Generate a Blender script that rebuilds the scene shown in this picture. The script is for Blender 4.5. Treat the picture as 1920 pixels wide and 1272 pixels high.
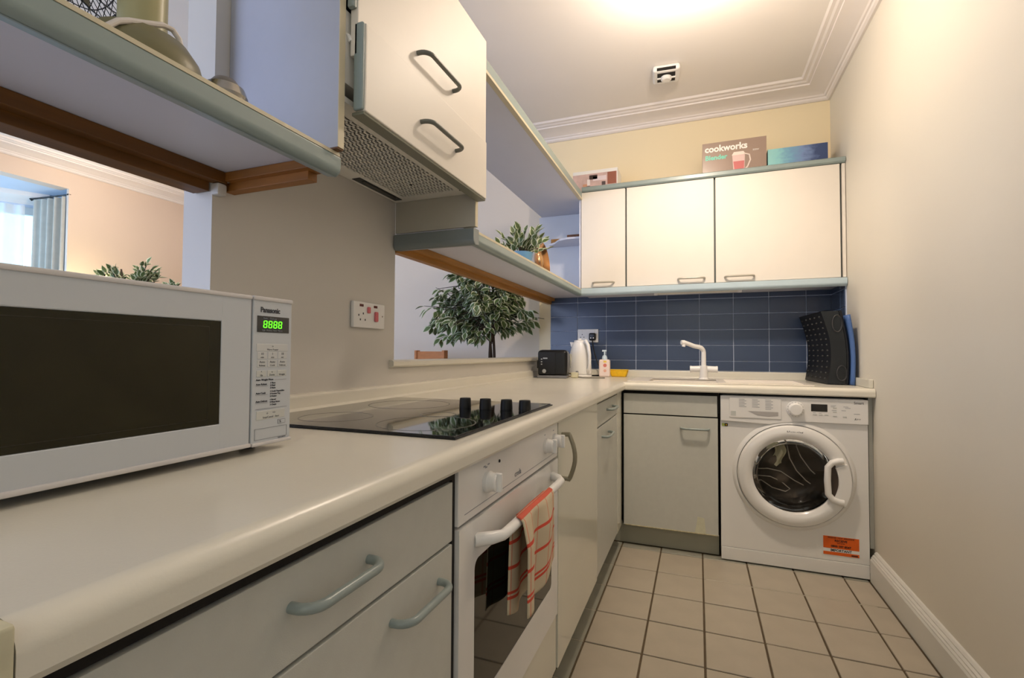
import bpy, bmesh, math, random
from mathutils import Vector, Matrix

for o in list(bpy.data.objects): bpy.data.objects.remove(o)
S = bpy.context.scene
COL = S.collection
PI = math.pi
R = math.radians

# ------------------------------------------------------------------ camera
F_PX, YAW, PITCH, ROLL, CAM_H = 909.8, .36564, .02827, .00518, 1.06
fw = Vector((-math.sin(YAW)*math.cos(PITCH), math.cos(YAW)*math.cos(PITCH), math.sin(PITCH)))
rt = Vector((math.cos(YAW), math.sin(YAW), 0)); up = rt.cross(fw)
rt2 = rt*math.cos(ROLL)+up*math.sin(ROLL); up2 = rt2.cross(fw)
cd = bpy.data.cameras.new('camera'); cam = bpy.data.objects.new('camera', cd); COL.objects.link(cam)
cd.sensor_width = 36; cd.lens = F_PX/1920*36; cd.clip_start = .01
m = Matrix((rt2, up2, -fw)).transposed().to_4x4(); m.translation = Vector((0, 0, CAM_H)); cam.matrix_world = m
S.camera = cam

# ------------------------------------------------------------------ light
S.view_settings.view_transform = 'Standard'; S.view_settings.look = 'None'
S.view_settings.exposure = 0.12; S.view_settings.gamma = 1.0; S.view_settings.use_curve_mapping = False
W = bpy.data.worlds.new('world'); S.world = W; W.use_nodes = True
W.node_tree.nodes['Background'].inputs[0].default_value = (.45, .80, 1, 1)
W.node_tree.nodes['Background'].inputs[1].default_value = 3.2

def light(name, kind, loc, power, col, size=.1, size_y=None, target=None, spread=None):
    d = bpy.data.lights.new(name, kind); d.energy = power; d.color = col
    if kind == 'AREA':
        d.size = size
        if size_y: d.shape = 'RECTANGLE'; d.size_y = size_y
        if spread: d.spread = spread
    else: d.shadow_soft_size = size
    o = bpy.data.objects.new(name, d); COL.objects.link(o); o.location = loc
    if target: o.rotation_euler = (Vector(target)-Vector(loc)).to_track_quat('-Z', 'Y').to_euler()
    return o
WARM = (1, .84, .68); DAY = (.55, .67, 1.0)
light('kitchen_ceiling_lamp', 'POINT', (-.02, 2.05, 2.50), 24, WARM, .06)
sp = light('kitchen_spot_back', 'SPOT', (-.02, 2.02, 2.50), 42, WARM, .05, target=(.0, 3.2, 1.0)); sp.data.spot_size = R(95); sp.data.spot_blend = .9
light('kitchen_ceiling_lamp_near', 'POINT', (-.02, 1.0, 2.53), .7, WARM, .05)
light('kitchen_rear_fill', 'AREA', (.05, -1.35, 1.75), 6.5, (.97, 1, .92), 1.3, 1.5, (-.1, 2.5, 1.6))  # added fill light behind the camera, no window modelled there
light('dining_daylight', 'AREA', (-2.9, -1.45, 1.35), 62, DAY, 2.4, 1.7, (-2.4, 3.2, 1.7))
light('bay_daylight', 'AREA', (-5.98, 1.5, 1.7), 36, (.42, .70, 1), 1.3, 1.3, (-4.6, 2.4, 1.6))
light('dining_ceiling_lamp', 'POINT', (-4.35, 2.55, 2.50), 15, WARM, .05)
light('dining_table_lamp_glow', 'POINT', (-4.86, 2.60, 1.56), 6.5, (1, .84, .5), .04)

# ------------------------------------------------------------------ materials
def lin(c):
    return tuple(((v/255)/12.92 if v/255 <= .04045 else ((v/255+.055)/1.055)**2.4) for v in c)
MATS = {}
def mat(name, rgb, rough=.5, metal=0, var=.03, scale=6, bump=0, bscale=200, spec=.5, coat=0, emit=0, trans=0, ior=1.45, alpha=1, stretch=None):
    if name in MATS: return MATS[name]
    M = bpy.data.materials.new(name); M.use_nodes = True; n = M.node_tree.nodes; l = M.node_tree.links
    b = n['Principled BSDF']; c = lin(rgb)
    b.inputs['Roughness'].default_value = rough; b.inputs['Metallic'].default_value = metal
    b.inputs['Specular IOR Level'].default_value = spec; b.inputs['Coat Weight'].default_value = coat
    b.inputs['Transmission Weight'].default_value = trans; b.inputs['IOR'].default_value = ior; b.inputs['Alpha'].default_value = alpha
    tc = n.new('ShaderNodeTexCoord'); mp = n.new('ShaderNodeMapping'); l.new(tc.outputs['Object'], mp.inputs[0])
    if stretch: mp.inputs['Scale'].default_value = stretch
    no = n.new('ShaderNodeTexNoise'); no.inputs['Scale'].default_value = scale; no.inputs['Detail'].default_value = 4
    l.new(mp.outputs[0], no.inputs[0])
    rmp = n.new('ShaderNodeValToRGB')
    rmp.color_ramp.elements[0].position = .3; rmp.color_ramp.elements[1].position = .7
    rmp.color_ramp.elements[0].color = (*[max(0, v*(1-var)) for v in c], 1)
    rmp.color_ramp.elements[1].color = (*[min(1, v*(1+var)) for v in c], 1)
    l.new(no.outputs[0], rmp.inputs[0]); l.new(rmp.outputs[0], b.inputs['Base Color'])
    if emit: l.new(rmp.outputs[0], b.inputs['Emission Color']); b.inputs['Emission Strength'].default_value = emit
    if bump:
        n2 = n.new('ShaderNodeTexNoise'); n2.inputs['Scale'].default_value = bscale; l.new(mp.outputs[0], n2.inputs[0])
        bp = n.new('ShaderNodeBump'); bp.inputs['Strength'].default_value = bump; bp.inputs['Distance'].default_value = .002
        l.new(n2.outputs[0], bp.inputs['Height']); l.new(bp.outputs[0], b.inputs['Normal'])
    MATS[name] = M; return M

M_WALL = mat('wall_cream', (226, 219, 204), .55, var=.012, scale=2, bump=.08, bscale=60)
M_WALLB = mat('wall_yellow_cream', (240, 224, 188), .6, var=.012, scale=2, bump=.08, bscale=60)
M_PART = mat('partition_paint', (208, 203, 194), .5, var=.015, scale=3, bump=.1, bscale=70)
M_DIN = mat('dining_wall_paint', (228, 218, 205), .6, var=.012, scale=2, bump=.06, bscale=60)
M_DINP = mat('dining_wall_peach', (222, 202, 184), .6, var=.012, scale=2, bump=.06, bscale=60)
M_CEIL = mat('ceiling_paint', (244, 238, 232), .7, var=.012, scale=2)
M_CORN = mat('cornice_paint', (238, 230, 224), .45, var=.01)
M_TOP = mat('worktop_laminate', (224, 219, 204), .26, var=.015, scale=9, bump=.05, bscale=300)
M_FRONT = mat('cabinet_front_grey', (196, 196, 187), .42, var=.02, scale=40, bump=.12, bscale=900)
M_FRONTW = mat('cabinet_front_gloss', (222, 219, 203), .12, var=.01, scale=5, coat=.3)
M_UPPER = mat('upper_door_laminate', (230, 223, 212), .46, var=.01, scale=8, bump=.05, bscale=500)
M_PANEL = mat('cabinet_side_laminate', (178, 180, 190), .4, var=.01, scale=30)
M_SHELF = mat('shelf_laminate', (212, 214, 226), .45, var=.01, scale=10)
M_EDGE = mat('cream_edge_banding', (206, 196, 168), .4)
M_RAIL = mat('aqua_grey_rail', (142, 156, 154), .3, var=.02, scale=12)
M_HND = mat('grey_green_handle', (142, 152, 148), .28, var=.02)
M_GAP = mat('gap_shade_dark', (20, 16, 12), .8)  # near-black colour standing in for shade between the fronts
M_CARC = mat('carcass_board', (150, 146, 132), .7)
M_PLINTH = mat('plinth_laminate', (168, 166, 148), .5, var=.05, scale=8)
M_WOOD = mat('pine_batten', (172, 122, 56), .45, var=.22, scale=7, stretch=(6, .6, 6))
M_WOODD = mat('dark_stained_batten', (108, 68, 22), .5, var=.25, scale=7, stretch=(6, .6, 6))
M_WOODX = mat('stained_end_batten', (146, 94, 38), .5, var=.22, scale=7, stretch=(.6, 6, 6))
M_CHAIR = mat('orange_beech', (190, 122, 72), .35, var=.12, scale=9, stretch=(1, 1, 6))
M_WHITE = mat('white_enamel', (232, 230, 226), .18, var=.005, coat=.3)
M_WPL = mat('white_plastic', (236, 234, 230), .3, var=.005)
M_MW = mat('microwave_white', (192, 196, 200), .3, var=.006)
M_MWT = mat('microwave_trim', (206, 202, 200), .3, var=.006)
M_MWG = mat('microwave_window_glass', (40, 37, 20), .10, var=.12, scale=14, spec=.35)
M_BLKG = mat('black_glass', (10, 10, 10), .04, spec=.9, coat=.4, var=.1)
M_OVG = mat('oven_window_glass', (16, 15, 8), .05, spec=.6, var=.1)
M_BLK = mat('black_plastic', (14, 14, 15), .3, var=.1)
M_BLKM = mat('matt_black_plastic', (8, 8, 9), .5, var=.1)
M_DKG = mat('dark_rubber', (48, 48, 50), .6)
M_TILE = mat('blue_glazed_tile', (62, 76, 102), .25, var=.05, scale=3, spec=.5)
M_GROUT = mat('blue_grey_grout', (196, 206, 226), .8)
M_FT = mat('beige_floor_tile', (178, 168, 150), .35, var=.05, scale=9, bump=.06, bscale=90)
M_FT2 = mat('grey_border_tile', (152, 150, 136), .4, var=.07, scale=9)
M_FG = mat('brown_floor_grout', (92, 78, 58), .9, var=.2, scale=20)
M_FGL = mat('pale_floor_grout', (186, 178, 160), .9)
M_SKIRT = mat('skirting_gloss', (222, 220, 212), .3, var=.01)
M_CHROME = mat('steel', (170, 165, 155), .2, metal=1)
M_SLV = mat('silver_paint', (176, 176, 174), .35, metal=.6)
M_RED = mat('red_rocker', (214, 112, 116), .3)
M_YEL = mat('yellow_sponge', (240, 190, 26), .6, var=.08, scale=60)
M_LEAF = mat('variegated_leaf_green', (92, 112, 66), .45, var=.35, scale=2.5)
M_LEAFR = mat('leaf_cream_margin', (212, 218, 190), .5, var=.1)
M_STEM = mat('ficus_stem', (66, 52, 40), .8, var=.2)
M_POTB = mat('blue_glazed_pot', (110, 160, 196), .3)
M_POTC = mat('terracotta_pot', (150, 92, 62), .8)
M_SOIL = mat('potting_soil', (42, 32, 24), 1)
M_BRZ = mat('bronze_lustre', (196, 144, 96), .16, metal=.9, var=.15, scale=5)
M_CURT = mat('grey_curtain_cloth', (186, 182, 170), .9, var=.05, scale=20)
M_SHEER = mat('sheer_curtain', (232, 240, 246), .9, alpha=.72)
M_GLASS = mat('window_glass', (255, 255, 255), .02, trans=1, var=0)
M_DGLASS = mat('washer_bowl_glass', (200, 200, 196), .03, trans=1, ior=1.2, var=0)
M_CARPET = mat('dining_carpet', (150, 132, 108), .95, var=.1, scale=60)
M_GREEN = mat('green_display_glow', (90, 255, 30), .4, emit=2.2, var=0)
M_INK = mat('dark_print', (58, 60, 66), .6)
M_INKL = mat('grey_print', (138, 140, 146), .6)
M_INKB = mat('black_print', (24, 22, 20), .6)
M_PAD = mat('button_pad_grey', (196, 197, 192), .4)
M_PADC = mat('button_pad_cream', (198, 199, 198), .4)
M_ORANGE = mat('orange_sticker', (226, 98, 20), .5, var=.05, scale=30)
M_BOX = mat('taupe_printed_card', (158, 136, 122), .25, var=.04)
M_TXTW = mat('white_print', (250, 246, 240), .4)
M_TEAL = mat('teal_print', (120, 214, 190), .4)
M_FAN = mat('cream_fan_plastic', (164, 158, 116), .35)
M_CABLE = mat('white_cable', (214, 206, 198), .4)
M_LAMPW = mat('lamp_shade_glow', (255, 226, 170), .6, emit=2.5)
M_HOOD = mat('hood_enamel', (238, 235, 226), .35, var=.02)
M_HOODD = mat('hood_interior', (14, 13, 11), .7)

# ------------------------------------------------------------------ mesh helpers
class MB:
    def __init__(s): s.b = bmesh.new()
    def _merge(s, t):
        me = bpy.data.meshes.new('t'); t.to_mesh(me); t.free(); s.b.from_mesh(me); bpy.data.meshes.remove(me); return s
    def box(s, x0, x1, y0, y1, z0, z1, bev=0, seg=2, rot=None):
        t = bmesh.new(); bmesh.ops.create_cube(t, size=1)
        x0, x1 = sorted((x0, x1)); y0, y1 = sorted((y0, y1)); z0, z1 = sorted((z0, z1))
        for v in t.verts: v.co = Vector((x0+(v.co.x+.5)*(x1-x0), y0+(v.co.y+.5)*(y1-y0), z0+(v.co.z+.5)*(z1-z0)))
        if bev:
            bev = min(bev, .48*min(x1-x0, y1-y0, z1-z0))
            bmesh.ops.bevel(t, geom=t.edges[:], offset=bev, segments=seg, profile=.5, affect='EDGES')
        if rot:
            c, ax, a = rot; bmesh.ops.rotate(t, cent=c, matrix=Matrix.Rotation(a, 3, ax), verts=t.verts)
        return s._merge(t)
    def tube(s, pts, r, n=10, cap=True):
        t = bmesh.new(); pts = [Vector(p) for p in pts]; rs = r if isinstance(r, (list, tuple)) else [r]*len(pts)
        rings = []; prev = None
        for i, p in enumerate(pts):
            d = (pts[min(i+1, len(pts)-1)]-pts[max(i-1, 0)]).normalized()
            if prev is None:
                a = Vector((0, 0, 1)) if abs(d.z) < .9 else Vector((1, 0, 0)); u = d.cross(a).normalized()
            else: u = (prev-d*prev.dot(d)).normalized()
            prev = u; w = d.cross(u)
            rings.append([t.verts.new(p+(u*math.cos(2*PI*k/n)+w*math.sin(2*PI*k/n))*rs[i]) for k in range(n)])
        for a, b in zip(rings, rings[1:]):
            for k in range(n): t.faces.new((a[k], a[(k+1) % n], b[(k+1) % n], b[k]))
        if cap: t.faces.new(rings[0][::-1]); t.faces.new(rings[-1])
        bmesh.ops.recalc_face_normals(t, faces=t.faces)
        return s._merge(t)
    def lathe(s, prof, c=(0, 0, 0), axis='Z', n=40, M=None, close=False):
        """prof: (radius, height) pairs"""
        t = bmesh.new(); rings = []
        for r, h in prof:
            if r < 1e-6: rings.append([t.verts.new((0, 0, h))])
            else: rings.append([t.verts.new((r*math.cos(2*PI*k/n), r*math.sin(2*PI*k/n), h)) for k in range(n)])
        for a, b in zip(rings, rings[1:]+([rings[0]] if close else [])):
            for k in range(n):
                q = [a[k % len(a)], a[(k+1) % len(a)], b[(k+1) % len(b)], b[k % len(b)]]
                q2 = []
                for v in q:
                    if v not in q2: q2.append(v)
                if len(q2) > 2:
                    try: t.faces.new(q2)
                    except ValueError: pass
        bmesh.ops.recalc_face_normals(t, faces=t.faces)
        mm = Matrix.Translation(Vector(c))
        if axis == 'Y': mm = mm @ Matrix.Rotation(PI/2, 4, 'X')       # +h -> -y
        if axis == 'X': mm = mm @ Matrix.Rotation(PI/2, 4, 'Y')       # +h -> +x
        if M is not None: mm = Matrix.Translation(Vector(c)) @ M
        t.transform(mm); return s._merge(t)
    def prism(s, poly, a0, a1, plane='XZ', bev=0):
        """poly in the plane, extruded from a0 to a1 along the third axis"""
        t = bmesh.new()
        def P(u, v, a): return {'XZ': (u, a, v), 'YZ': (a, u, v), 'XY': (u, v, a)}[plane]
        A = [t.verts.new(P(u, v, a0)) for u, v in poly]; B = [t.verts.new(P(u, v, a1)) for u, v in poly]
        t.faces.new(A); t.faces.new(B[::-1]); k = len(A)
        for i in range(k): t.faces.new((A[i], B[i], B[(i+1) % k], A[(i+1) % k]))
        bmesh.ops.recalc_face_normals(t, faces=t.faces)
        if bev: bmesh.ops.bevel(t, geom=t.edges[:], offset=bev, segments=2, profile=.5, affect='EDGES')
        return s._merge(t)
    def grid(s, f, nu, nv, uv=False):
        t = bmesh.new(); V = [[t.verts.new(f(i/nu, j/nv)) for j in range(nv+1)] for i in range(nu+1)]
        lay = t.loops.layers.uv.new('UVMap') if uv else None
        for i in range(nu):
            for j in range(nv):
                fc = t.faces.new((V[i][j], V[i+1][j], V[i+1][j+1], V[i][j+1]))
                if uv:
                    for lp, (a, b) in zip(fc.loops, ((i, j), (i+1, j), (i+1, j+1), (i, j+1))): lp[lay].uv = (a/nu, b/nv)
        return s._merge(t)
    def xf(s, M): s.b.transform(M); return s

WPOS = {}
def wloc(o):
    p = Vector(o.location); q = o.parent
    while q: p += q.location; q = q.parent
    return p
def obj(name, mb, M, parent=None, smooth=True, angle=35, local=False, label=None):
    """links ONE mesh object; geometry is given in world space (or in the parent's space when local)"""
    me = bpy.data.meshes.new(name); b = mb.b if isinstance(mb, MB) else mb
    b.to_mesh(me); b.free()
    if len(me.vertices) == 0: raise RuntimeError(name)
    xs = [v.co for v in me.vertices]
    c = Vector([(min(v[i] for v in xs)+max(v[i] for v in xs))/2 for i in range(3)])
    if not parent: c.z = min(v.z for v in xs)
    me.transform(Matrix.Translation(-c))
    if M:
        for k in (M if isinstance(M, (list, tuple)) else [M]): me.materials.append(k)
    if smooth:
        for p in me.polygons: p.use_smooth = True
        try: me.set_sharp_from_angle(angle=R(angle))
        except Exception: pass
    o = bpy.data.objects.new(name, me); COL.objects.link(o)
    o.location = c - (wloc(parent) if parent and not local else Vector((0, 0, 0)))
    if parent: o.parent = parent
    if smooth and len(me.polygons) < 1500:
        wn = o.modifiers.new('weighted', 'WEIGHTED_NORMAL'); wn.keep_sharp = True; wn.weight = 100
    if label: o['label'] = label
    return o
def thing(name, label, cat, loc=(0, 0, 0), rz=0, group=None, kind=None):
    o = bpy.data.objects.new(name, None); COL.objects.link(o); o.location = loc; o.rotation_euler = (0, 0, rz)
    o.empty_display_size = .05
    if kind: o['kind'] = kind
    if label: o['label'] = label
    if cat: o['category'] = cat
    if group: o['group'] = group
    return o
def tag(o, label, cat, group=None):
    o['label'] = label; o['category'] = cat
    if group: o['group'] = group
    return o
def struct(name, mb, M, parent=None, smooth=False, label=None):
    o = obj(name, mb, M, parent, smooth=smooth)
    if not parent: o['kind'] = 'structure'
    if label: o['label'] = label
    return o
def text(body, size, M, parent, org, ux, uy, name='lettering', bold=0, depth=.0004, align='LEFT', sx=1, label=None):
    """flat lettering: org baseline start, ux reading direction, uy up direction"""
    cu = bpy.data.curves.new('t', 'FONT'); cu.body = body; cu.size = size; cu.extrude = depth; cu.offset = bold
    cu.align_x = align; cu.resolution_u = 3
    t = bpy.data.objects.new('t', cu); COL.objects.link(t)
    bpy.context.view_layer.update()
    me = bpy.data.meshes.new_from_object(t.evaluated_get(bpy.context.evaluated_depsgraph_get()))
    bpy.data.objects.remove(t); bpy.data.curves.remove(cu)
    ux = Vector(ux).normalized(); uy = Vector(uy).normalized(); uz = ux.cross(uy)
    mm = Matrix((ux*sx, uy, uz)).transposed().to_4x4(); mm.translation = Vector(org)
    me.transform(mm); b = bmesh.new(); b.from_mesh(me); bpy.data.meshes.remove(me)
    return obj(name, b, M, parent, smooth=False, label=label)
def bow(p0, p1, out, rise, r, n=12, sweep=.28):
    """D handle between p0 and p1, standing off along out"""
    p0 = Vector(p0); p1 = Vector(p1); out = Vector(out).normalized(); d = p1-p0; L = d.length; pts = [p0]
    rc = min(rise*.8, L*sweep)
    e = d.normalized()
    for k in range(7):
        a = PI/2*k/6; pts.append(p0+out*(rise-rc+rc*math.sin(a))+e*(rc-rc*math.cos(a)))
    for k in range(7):
        a = PI/2*(1-k/6); pts.append(p1+out*(rise-rc+rc*math.sin(a))-e*(rc-rc*math.cos(a)))
    pts.append(p1)
    return MB().tube(pts, r, n)

# ------------------------------------------------------------------ dimensions
XR, YB, XL, XP, ZC = .775, 3.479, -1.02, -1.112, 2.725
XD, YR, YBD = -5.2, -1.6, 3.68
ZT = .90          # worktop top

# ------------------------------------------------------------------ the setting
fl = struct('floor', MB().box(-.47, XR+.1, YR, YB+.1, -.06, -.004), M_FG)
struct('floor', MB().box(XD-1.2, -.47, YR, YB+.3, -.06, -.004), M_CARPET).name = 'floor_dining'
xl_ = [-.453, -.397, -.190, .018, .225, .432, .640, .744]
yl_ = [2.485+.2305*k for k in range(-17, 1)]+[2.735, 2.80]
random.seed(3)
tcache = {}
def tile(x0, x1, y0, y1, M, g=.0025, par=None, nm='tile', z1=0, dz=0):
    w, h = round(x1-x0-2*g, 4), round(y1-y0-2*g, 4); key = (w, h, M.name)
    if key not in tcache:
        b = MB().box(-w/2, w/2, -h/2, h/2, -.008, 0, .0015, 1); me = bpy.data.meshes.new(nm); b.b.to_mesh(me); b.b.free(); me.materials.append(M); tcache[key] = me
    o = bpy.data.objects.new(nm, tcache[key]); COL.objects.link(o); o.location = Vector(((x0+x1)/2, (y0+y1)/2, z1+dz))-wloc(par); o.parent = par
    return o
for i in range(len(xl_)-1):
    for j in range(len(yl_)-1):
        if xl_[i] > .1 and yl_[j] > 2.6 and j == len(yl_)-2: pass
        y0, y1 = yl_[j], yl_[j+1]
        M = M_FT2 if (i == 0 or j == len(yl_)-2) else M_FT
        tile(xl_[i], xl_[i+1], y0, y1, M, .0036, fl, dz=random.uniform(-.0006, .0004))
# paler grout repairs along the far joint and the border strip
obj('grout_line', MB().box(.03, .70, 2.483, 2.487, -.004, -.0007), M_FGL, fl, smooth=False)
obj('grout_line', MB().box(.26, .64, 2.7335, 2.7365, -.004, -.0007), M_FGL, fl, smooth=False)
for y in yl_[8:-2]: obj('grout_line', MB().box(-.453, -.399, y-.002, y+.002, -.004, -.0007), M_FGL, fl, smooth=False)

struct('ceiling', MB().box(XD-1.2, XR+.1, YR, YB+.3, ZC, ZC+.08), M_CEIL)
struct('wall_right', MB().box(XR, XR+.1, YR, YB+.1, 0, ZC), M_WALL)
wb = struct('wall_back', MB().box(XP, XR+.1, YB, YB+.3, 0, ZC), M_WALLB)
struct('wall_dining_back', MB().box(XD-1.2, XP, YBD, YB+.3, 0, ZC), M_DIN)
struct('wall_rear', MB().box(XD-1.2, XR+.1, YR-.1, YR, 0, ZC), M_WALL)
# partition: full height pier and the low walls under the two hatches
pw = MB().box(XP, XL, .770, 1.478, 0, ZC).box(XP, XL, 1.478, YB, 0, 1.005).box(XP, XL, YR, .770, 0, .885)
struct('wall_left', pw, M_PART)
# dining left wall with bay opening
wd = MB().box(XD-.03, XD, 2.575, YBD, 0, ZC).box(XD-.12, XD, YR, .35, 0, ZC).box(XD-.12, XD, .35, 2.575, 2.493, ZC)
struct('wall_dining_left', wd, M_DINP)
M_BAY = mat('bay_paint', (206, 216, 232), .6)
A_, B_ = Vector((-5.70, 2.66, 0)), Vector((-6.32, 1.50, 0))
e_ = (B_-A_).normalized(); LB = (B_-A_).length; n_ = Vector((e_.y, -e_.x, 0))*-1
BM = Matrix(((e_.x, n_.x, 0, A_.x), (e_.y, n_.y, 0, A_.y), (0, 0, 1, 0), (0, 0, 0, 1)))     # local: s along the canted side, n outward
if n_.x > 0: n_ = -n_; BM = Matrix(((e_.x, n_.x, 0, A_.x), (e_.y, n_.y, 0, A_.y), (0, 0, 1, 0), (0, 0, 0, 1)))
bay = MB().box(-.02, LB, 0, .08, 0, .85).box(-.02, LB, 0, .08, 2.38, 2.6).box(LB-.10, LB, 0, .08, .8, 2.4).box(-.02, .03, 0, .08, .8, 2.4).xf(BM)
bay.box(XD-.6, XD-.03, 2.66, 2.74, 0, 2.6).box(-6.40, -6.32, .27, 1.50, 0, 2.6).box(-6.40, XD-.03, .27, .35, 0, 2.6)
struct('wall_bay', bay, M_BAY)
struct('ceiling_bay', MB().box(-6.45, XD-.03, .27, 2.78, 2.495, 2.56), M_BAY)
struct('trim_bay', MB().prism([(.0, 2.495), (-.12, 2.495), (-.10, 2.46), (-.03, 2.43), (.0, 2.40)], -.02, LB, 'YZ').xf(BM), M_CORN)
w_ = MB().box(.03, LB-.10, .02, .07, .85, .92).box(.03, LB-.10, .02, .07, 2.31, 2.38).box(.03, .09, .02, .07, .85, 2.38).box(LB-.16, LB-.10, .02, .07, .85, 2.38)\
    .box(.57, .62, .025, .065, .9, 2.33).box(.05, LB-.12, .025, .065, 1.6, 1.64).xf(BM)
win = struct('window_1', w_, M_WPL)
for (a, b) in ((.09, .57), (.62, LB-.16)):
    for (c, d) in ((.92, 1.6), (1.64, 2.31)):
        obj('pane', MB().box(a, b, .042, .048, c, d).xf(BM), M_GLASS, win, smooth=False)

# cornices: swept profile (distance from wall, z)
PROF = [(0, 2.640), (.012, 2.640), (.022, 2.648), (.026, 2.658), (.034, 2.660), (.040, 2.668), (.075, 2.682), (.110, 2.690),
        (.132, 2.694), (.134, 2.702), (.150, 2.704), (.160, 2.711), (.176, 2.713), (.184, ZC), (0, ZC)]
def cornice(name, path, M=M_CORN):
    """path: list of (x, y, inward unit normals already mitred nx, ny)"""
    b = bmesh.new(); rings = []
    for x, y, nx, ny in path: rings.append([b.verts.new((x+nx*d, y+ny*d, z)) for d, z in PROF])
    k = len(PROF)
    for A, B in zip(rings, rings[1:]):
        for i in range(k): b.faces.new((A[i], A[(i+1) % k], B[(i+1) % k], B[i]))
    bmesh.ops.recalc_face_normals(b, faces=b.faces)
    o = obj(name, b, M, smooth=True, angle=25); o['kind'] = 'structure'; return o
cornice('trim_1', [(XR, YR, -1, 0), (XR, YB, -1, -1), (XP, YB, 0, -1)])
cornice('trim_2', [(XP, YBD, 0, -1), (XD, YBD, 1, -1), (XD, YR, 1, 0)])

# skirting on the right wall
sk = [(XR, 0), (.747, 0), (.747, .100), (.751, .108), (.751, .112), (.756, .117), (.756, .121), (.763, .127), (.763, .131), (.769, .138), (XR, .140)]
o = obj('baseboard_right', MB().prism(sk, YR, 2.745, 'XZ'), M_SKIRT, angle=20); o['kind'] = 'structure'
struct('baseboard_dining', MB().box(XP-2.9, XP-.02, YBD-.02, YBD-.001, 0, .12), M_SKIRT)

# blue splashback tiles: every tile a part of the wall
gb = obj('grout_bed', MB().box(XL-.002, XR, YB-.006, YB-.0005, .945, 1.47), M_GROUT, wb, smooth=False)
gr = obj('grout_bed', MB().box(XR-.006, XR-.0005, 3.175, YB-.006, .945, 1.47), M_GROUT, wb, smooth=False)
tx = [-1.022]+[-.816+.2068*k for k in range(8)]+[XR-.008]
tz = [.947]+[1.012+.1035*k for k in range(5)]+[1.47]
wc = {}
def wtile(u0, u1, v0, v1, side):
    g = .0021; w, h = round(u1-u0-2*g, 4), round(v1-v0-2*g, 4); k = (w, h, side)
    if k not in wc:
        b = MB().box(-w/2, w/2, -.004, .004, -h/2, h/2, .0014, 1) if side == 'b' else MB().box(-.004, .004, -w/2, w/2, -h/2, h/2, .0014, 1)
        me = bpy.data.meshes.new('tile'); b.b.to_mesh(me); b.b.free(); me.materials.append(M_TILE); wc[k] = me
    o = bpy.data.objects.new('tile', wc[k]); COL.objects.link(o); o.parent = wb
    p = Vector(((u0+u1)/2, YB-.007, (v0+v1)/2)) if side == 'b' else Vector((XR-.007, (u0+u1)/2, (v0+v1)/2))
    o.location = p-wloc(wb)
for i in range(len(tx)-1):
    for j in range(len(tz)-1):
        wtile(tx[i], tx[i+1], tz[j], tz[j+1], 'b')
for (a, b_) in ((3.175, 3.262), (3.262, YB-.011)):
    for j in range(len(tz)-1): wtile(a, b_, tz[j], tz[j+1], 'r')

# sill boards of the hatches
sp = [(XP-.03, 1.007), (XP-.03, 1.030), (XL+.012, 1.032), (XL+.020, 1.026), (XL+.020, 1.012), (XL+.012, 1.006)]
o = obj('hatch_sill', MB().prism(sp, 1.448, YB-.001, 'XZ'), M_TOP); tag(o, 'cream sill board capping the low wall of the hatch behind the ficus', 'sill')
sp = [(a, z-.12) for a, z in sp]
o = obj('hatch_sill', MB().prism(sp, YR+.01, .769, 'XZ'), M_TOP); tag(o, 'cream sill board capping the hatch wall behind the microwave', 'sill')

# ------------------------------------------------------------------ worktop (L shaped, one piece with mitre line)
def nose(f, back, z1=ZT, z0=.858, rad=.02, s=1):
    """profile with a rounded front at f, going to back"""
    P = [(back, z0), (f-s*.004, z0), (f, z0+.006)]
    for k in range(9):
        a = PI/2*k/8; P.append((f-s*rad+s*rad*math.cos(a), z1-rad+rad*math.sin(a)))
    P.append((back, z1)); return P
wt = thing('worktop', 'cream L-shaped laminate worktop with rounded front edge above the base units', 'worktop', (-.7, 1.6, .858))
XF, YF = -.372, 2.722
# left run with hob sitting on it
b = bmesh.new()
pr = nose(XF, XL+.002, z0=.8595)
A = [b.verts.new((x, .166, z)) for x, z in pr]; B = [b.verts.new((x, YF-(x-XF) if x > XF-.03 else YF-(x-XF), z)) for x, z in pr]
# mitred end: y runs back with x so that both noses meet on the diagonal
b.faces.new(A); b.faces.new(B[::-1])
for i in range(len(A)): b.faces.new((A[i], B[i], B[(i+1) % len(A)], A[(i+1) % len(A)]))
bmesh.ops.recalc_face_normals(b, faces=b.faces)
obj('left_run', b, M_TOP, wt, angle=30)
def backpiece(x0, x1, y0, y1): return MB().box(x0, x1, y0, y1, .858, ZT)
# back run: nose strip + slabs round the sink cut-out
b = bmesh.new(); pr = nose(YF, YF+.045, s=-1)
A = [b.verts.new((XF-(y-YF), y, z)) for y, z in pr]; B = [b.verts.new((XR-.002, y, z)) for y, z in pr]
b.faces.new(A); b.faces.new(B[::-1])
for i in range(len(A)): b.faces.new((A[i], B[i], B[(i+1) % len(A)], A[(i+1) % len(A)]))
bmesh.ops.recalc_face_normals(b, faces=b.faces)
obj('front_nosing', b, M_TOP, wt, angle=30)
SX0, SX1, SY0, SY1 = -.36, .53, 2.80, 3.22
slab = MB()
slab.prism([(XL+.002, YB-.012), (XL+.002, 3.374), (XF-.045, YF+.045), (SX0, YF+.045), (SX0, YB-.012)], .858, ZT, 'XY')
slab.box(SX0, SX1, YF+.045, SY0, .858, ZT).box(SX0, SX1, SY1, YB-.012, .858, ZT).box(SX1, XR-.002, YF+.045, YB-.012, .858, ZT)
obj('back_run', slab, M_TOP, wt, smooth=False)
obj('end_cap', MB().box(XL+.01, XF+.0015, .105, .1655, .8600, .9012, .003), mat('chipped_end_cap', (206, 200, 170), .5, var=.12, scale=30), wt)
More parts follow.
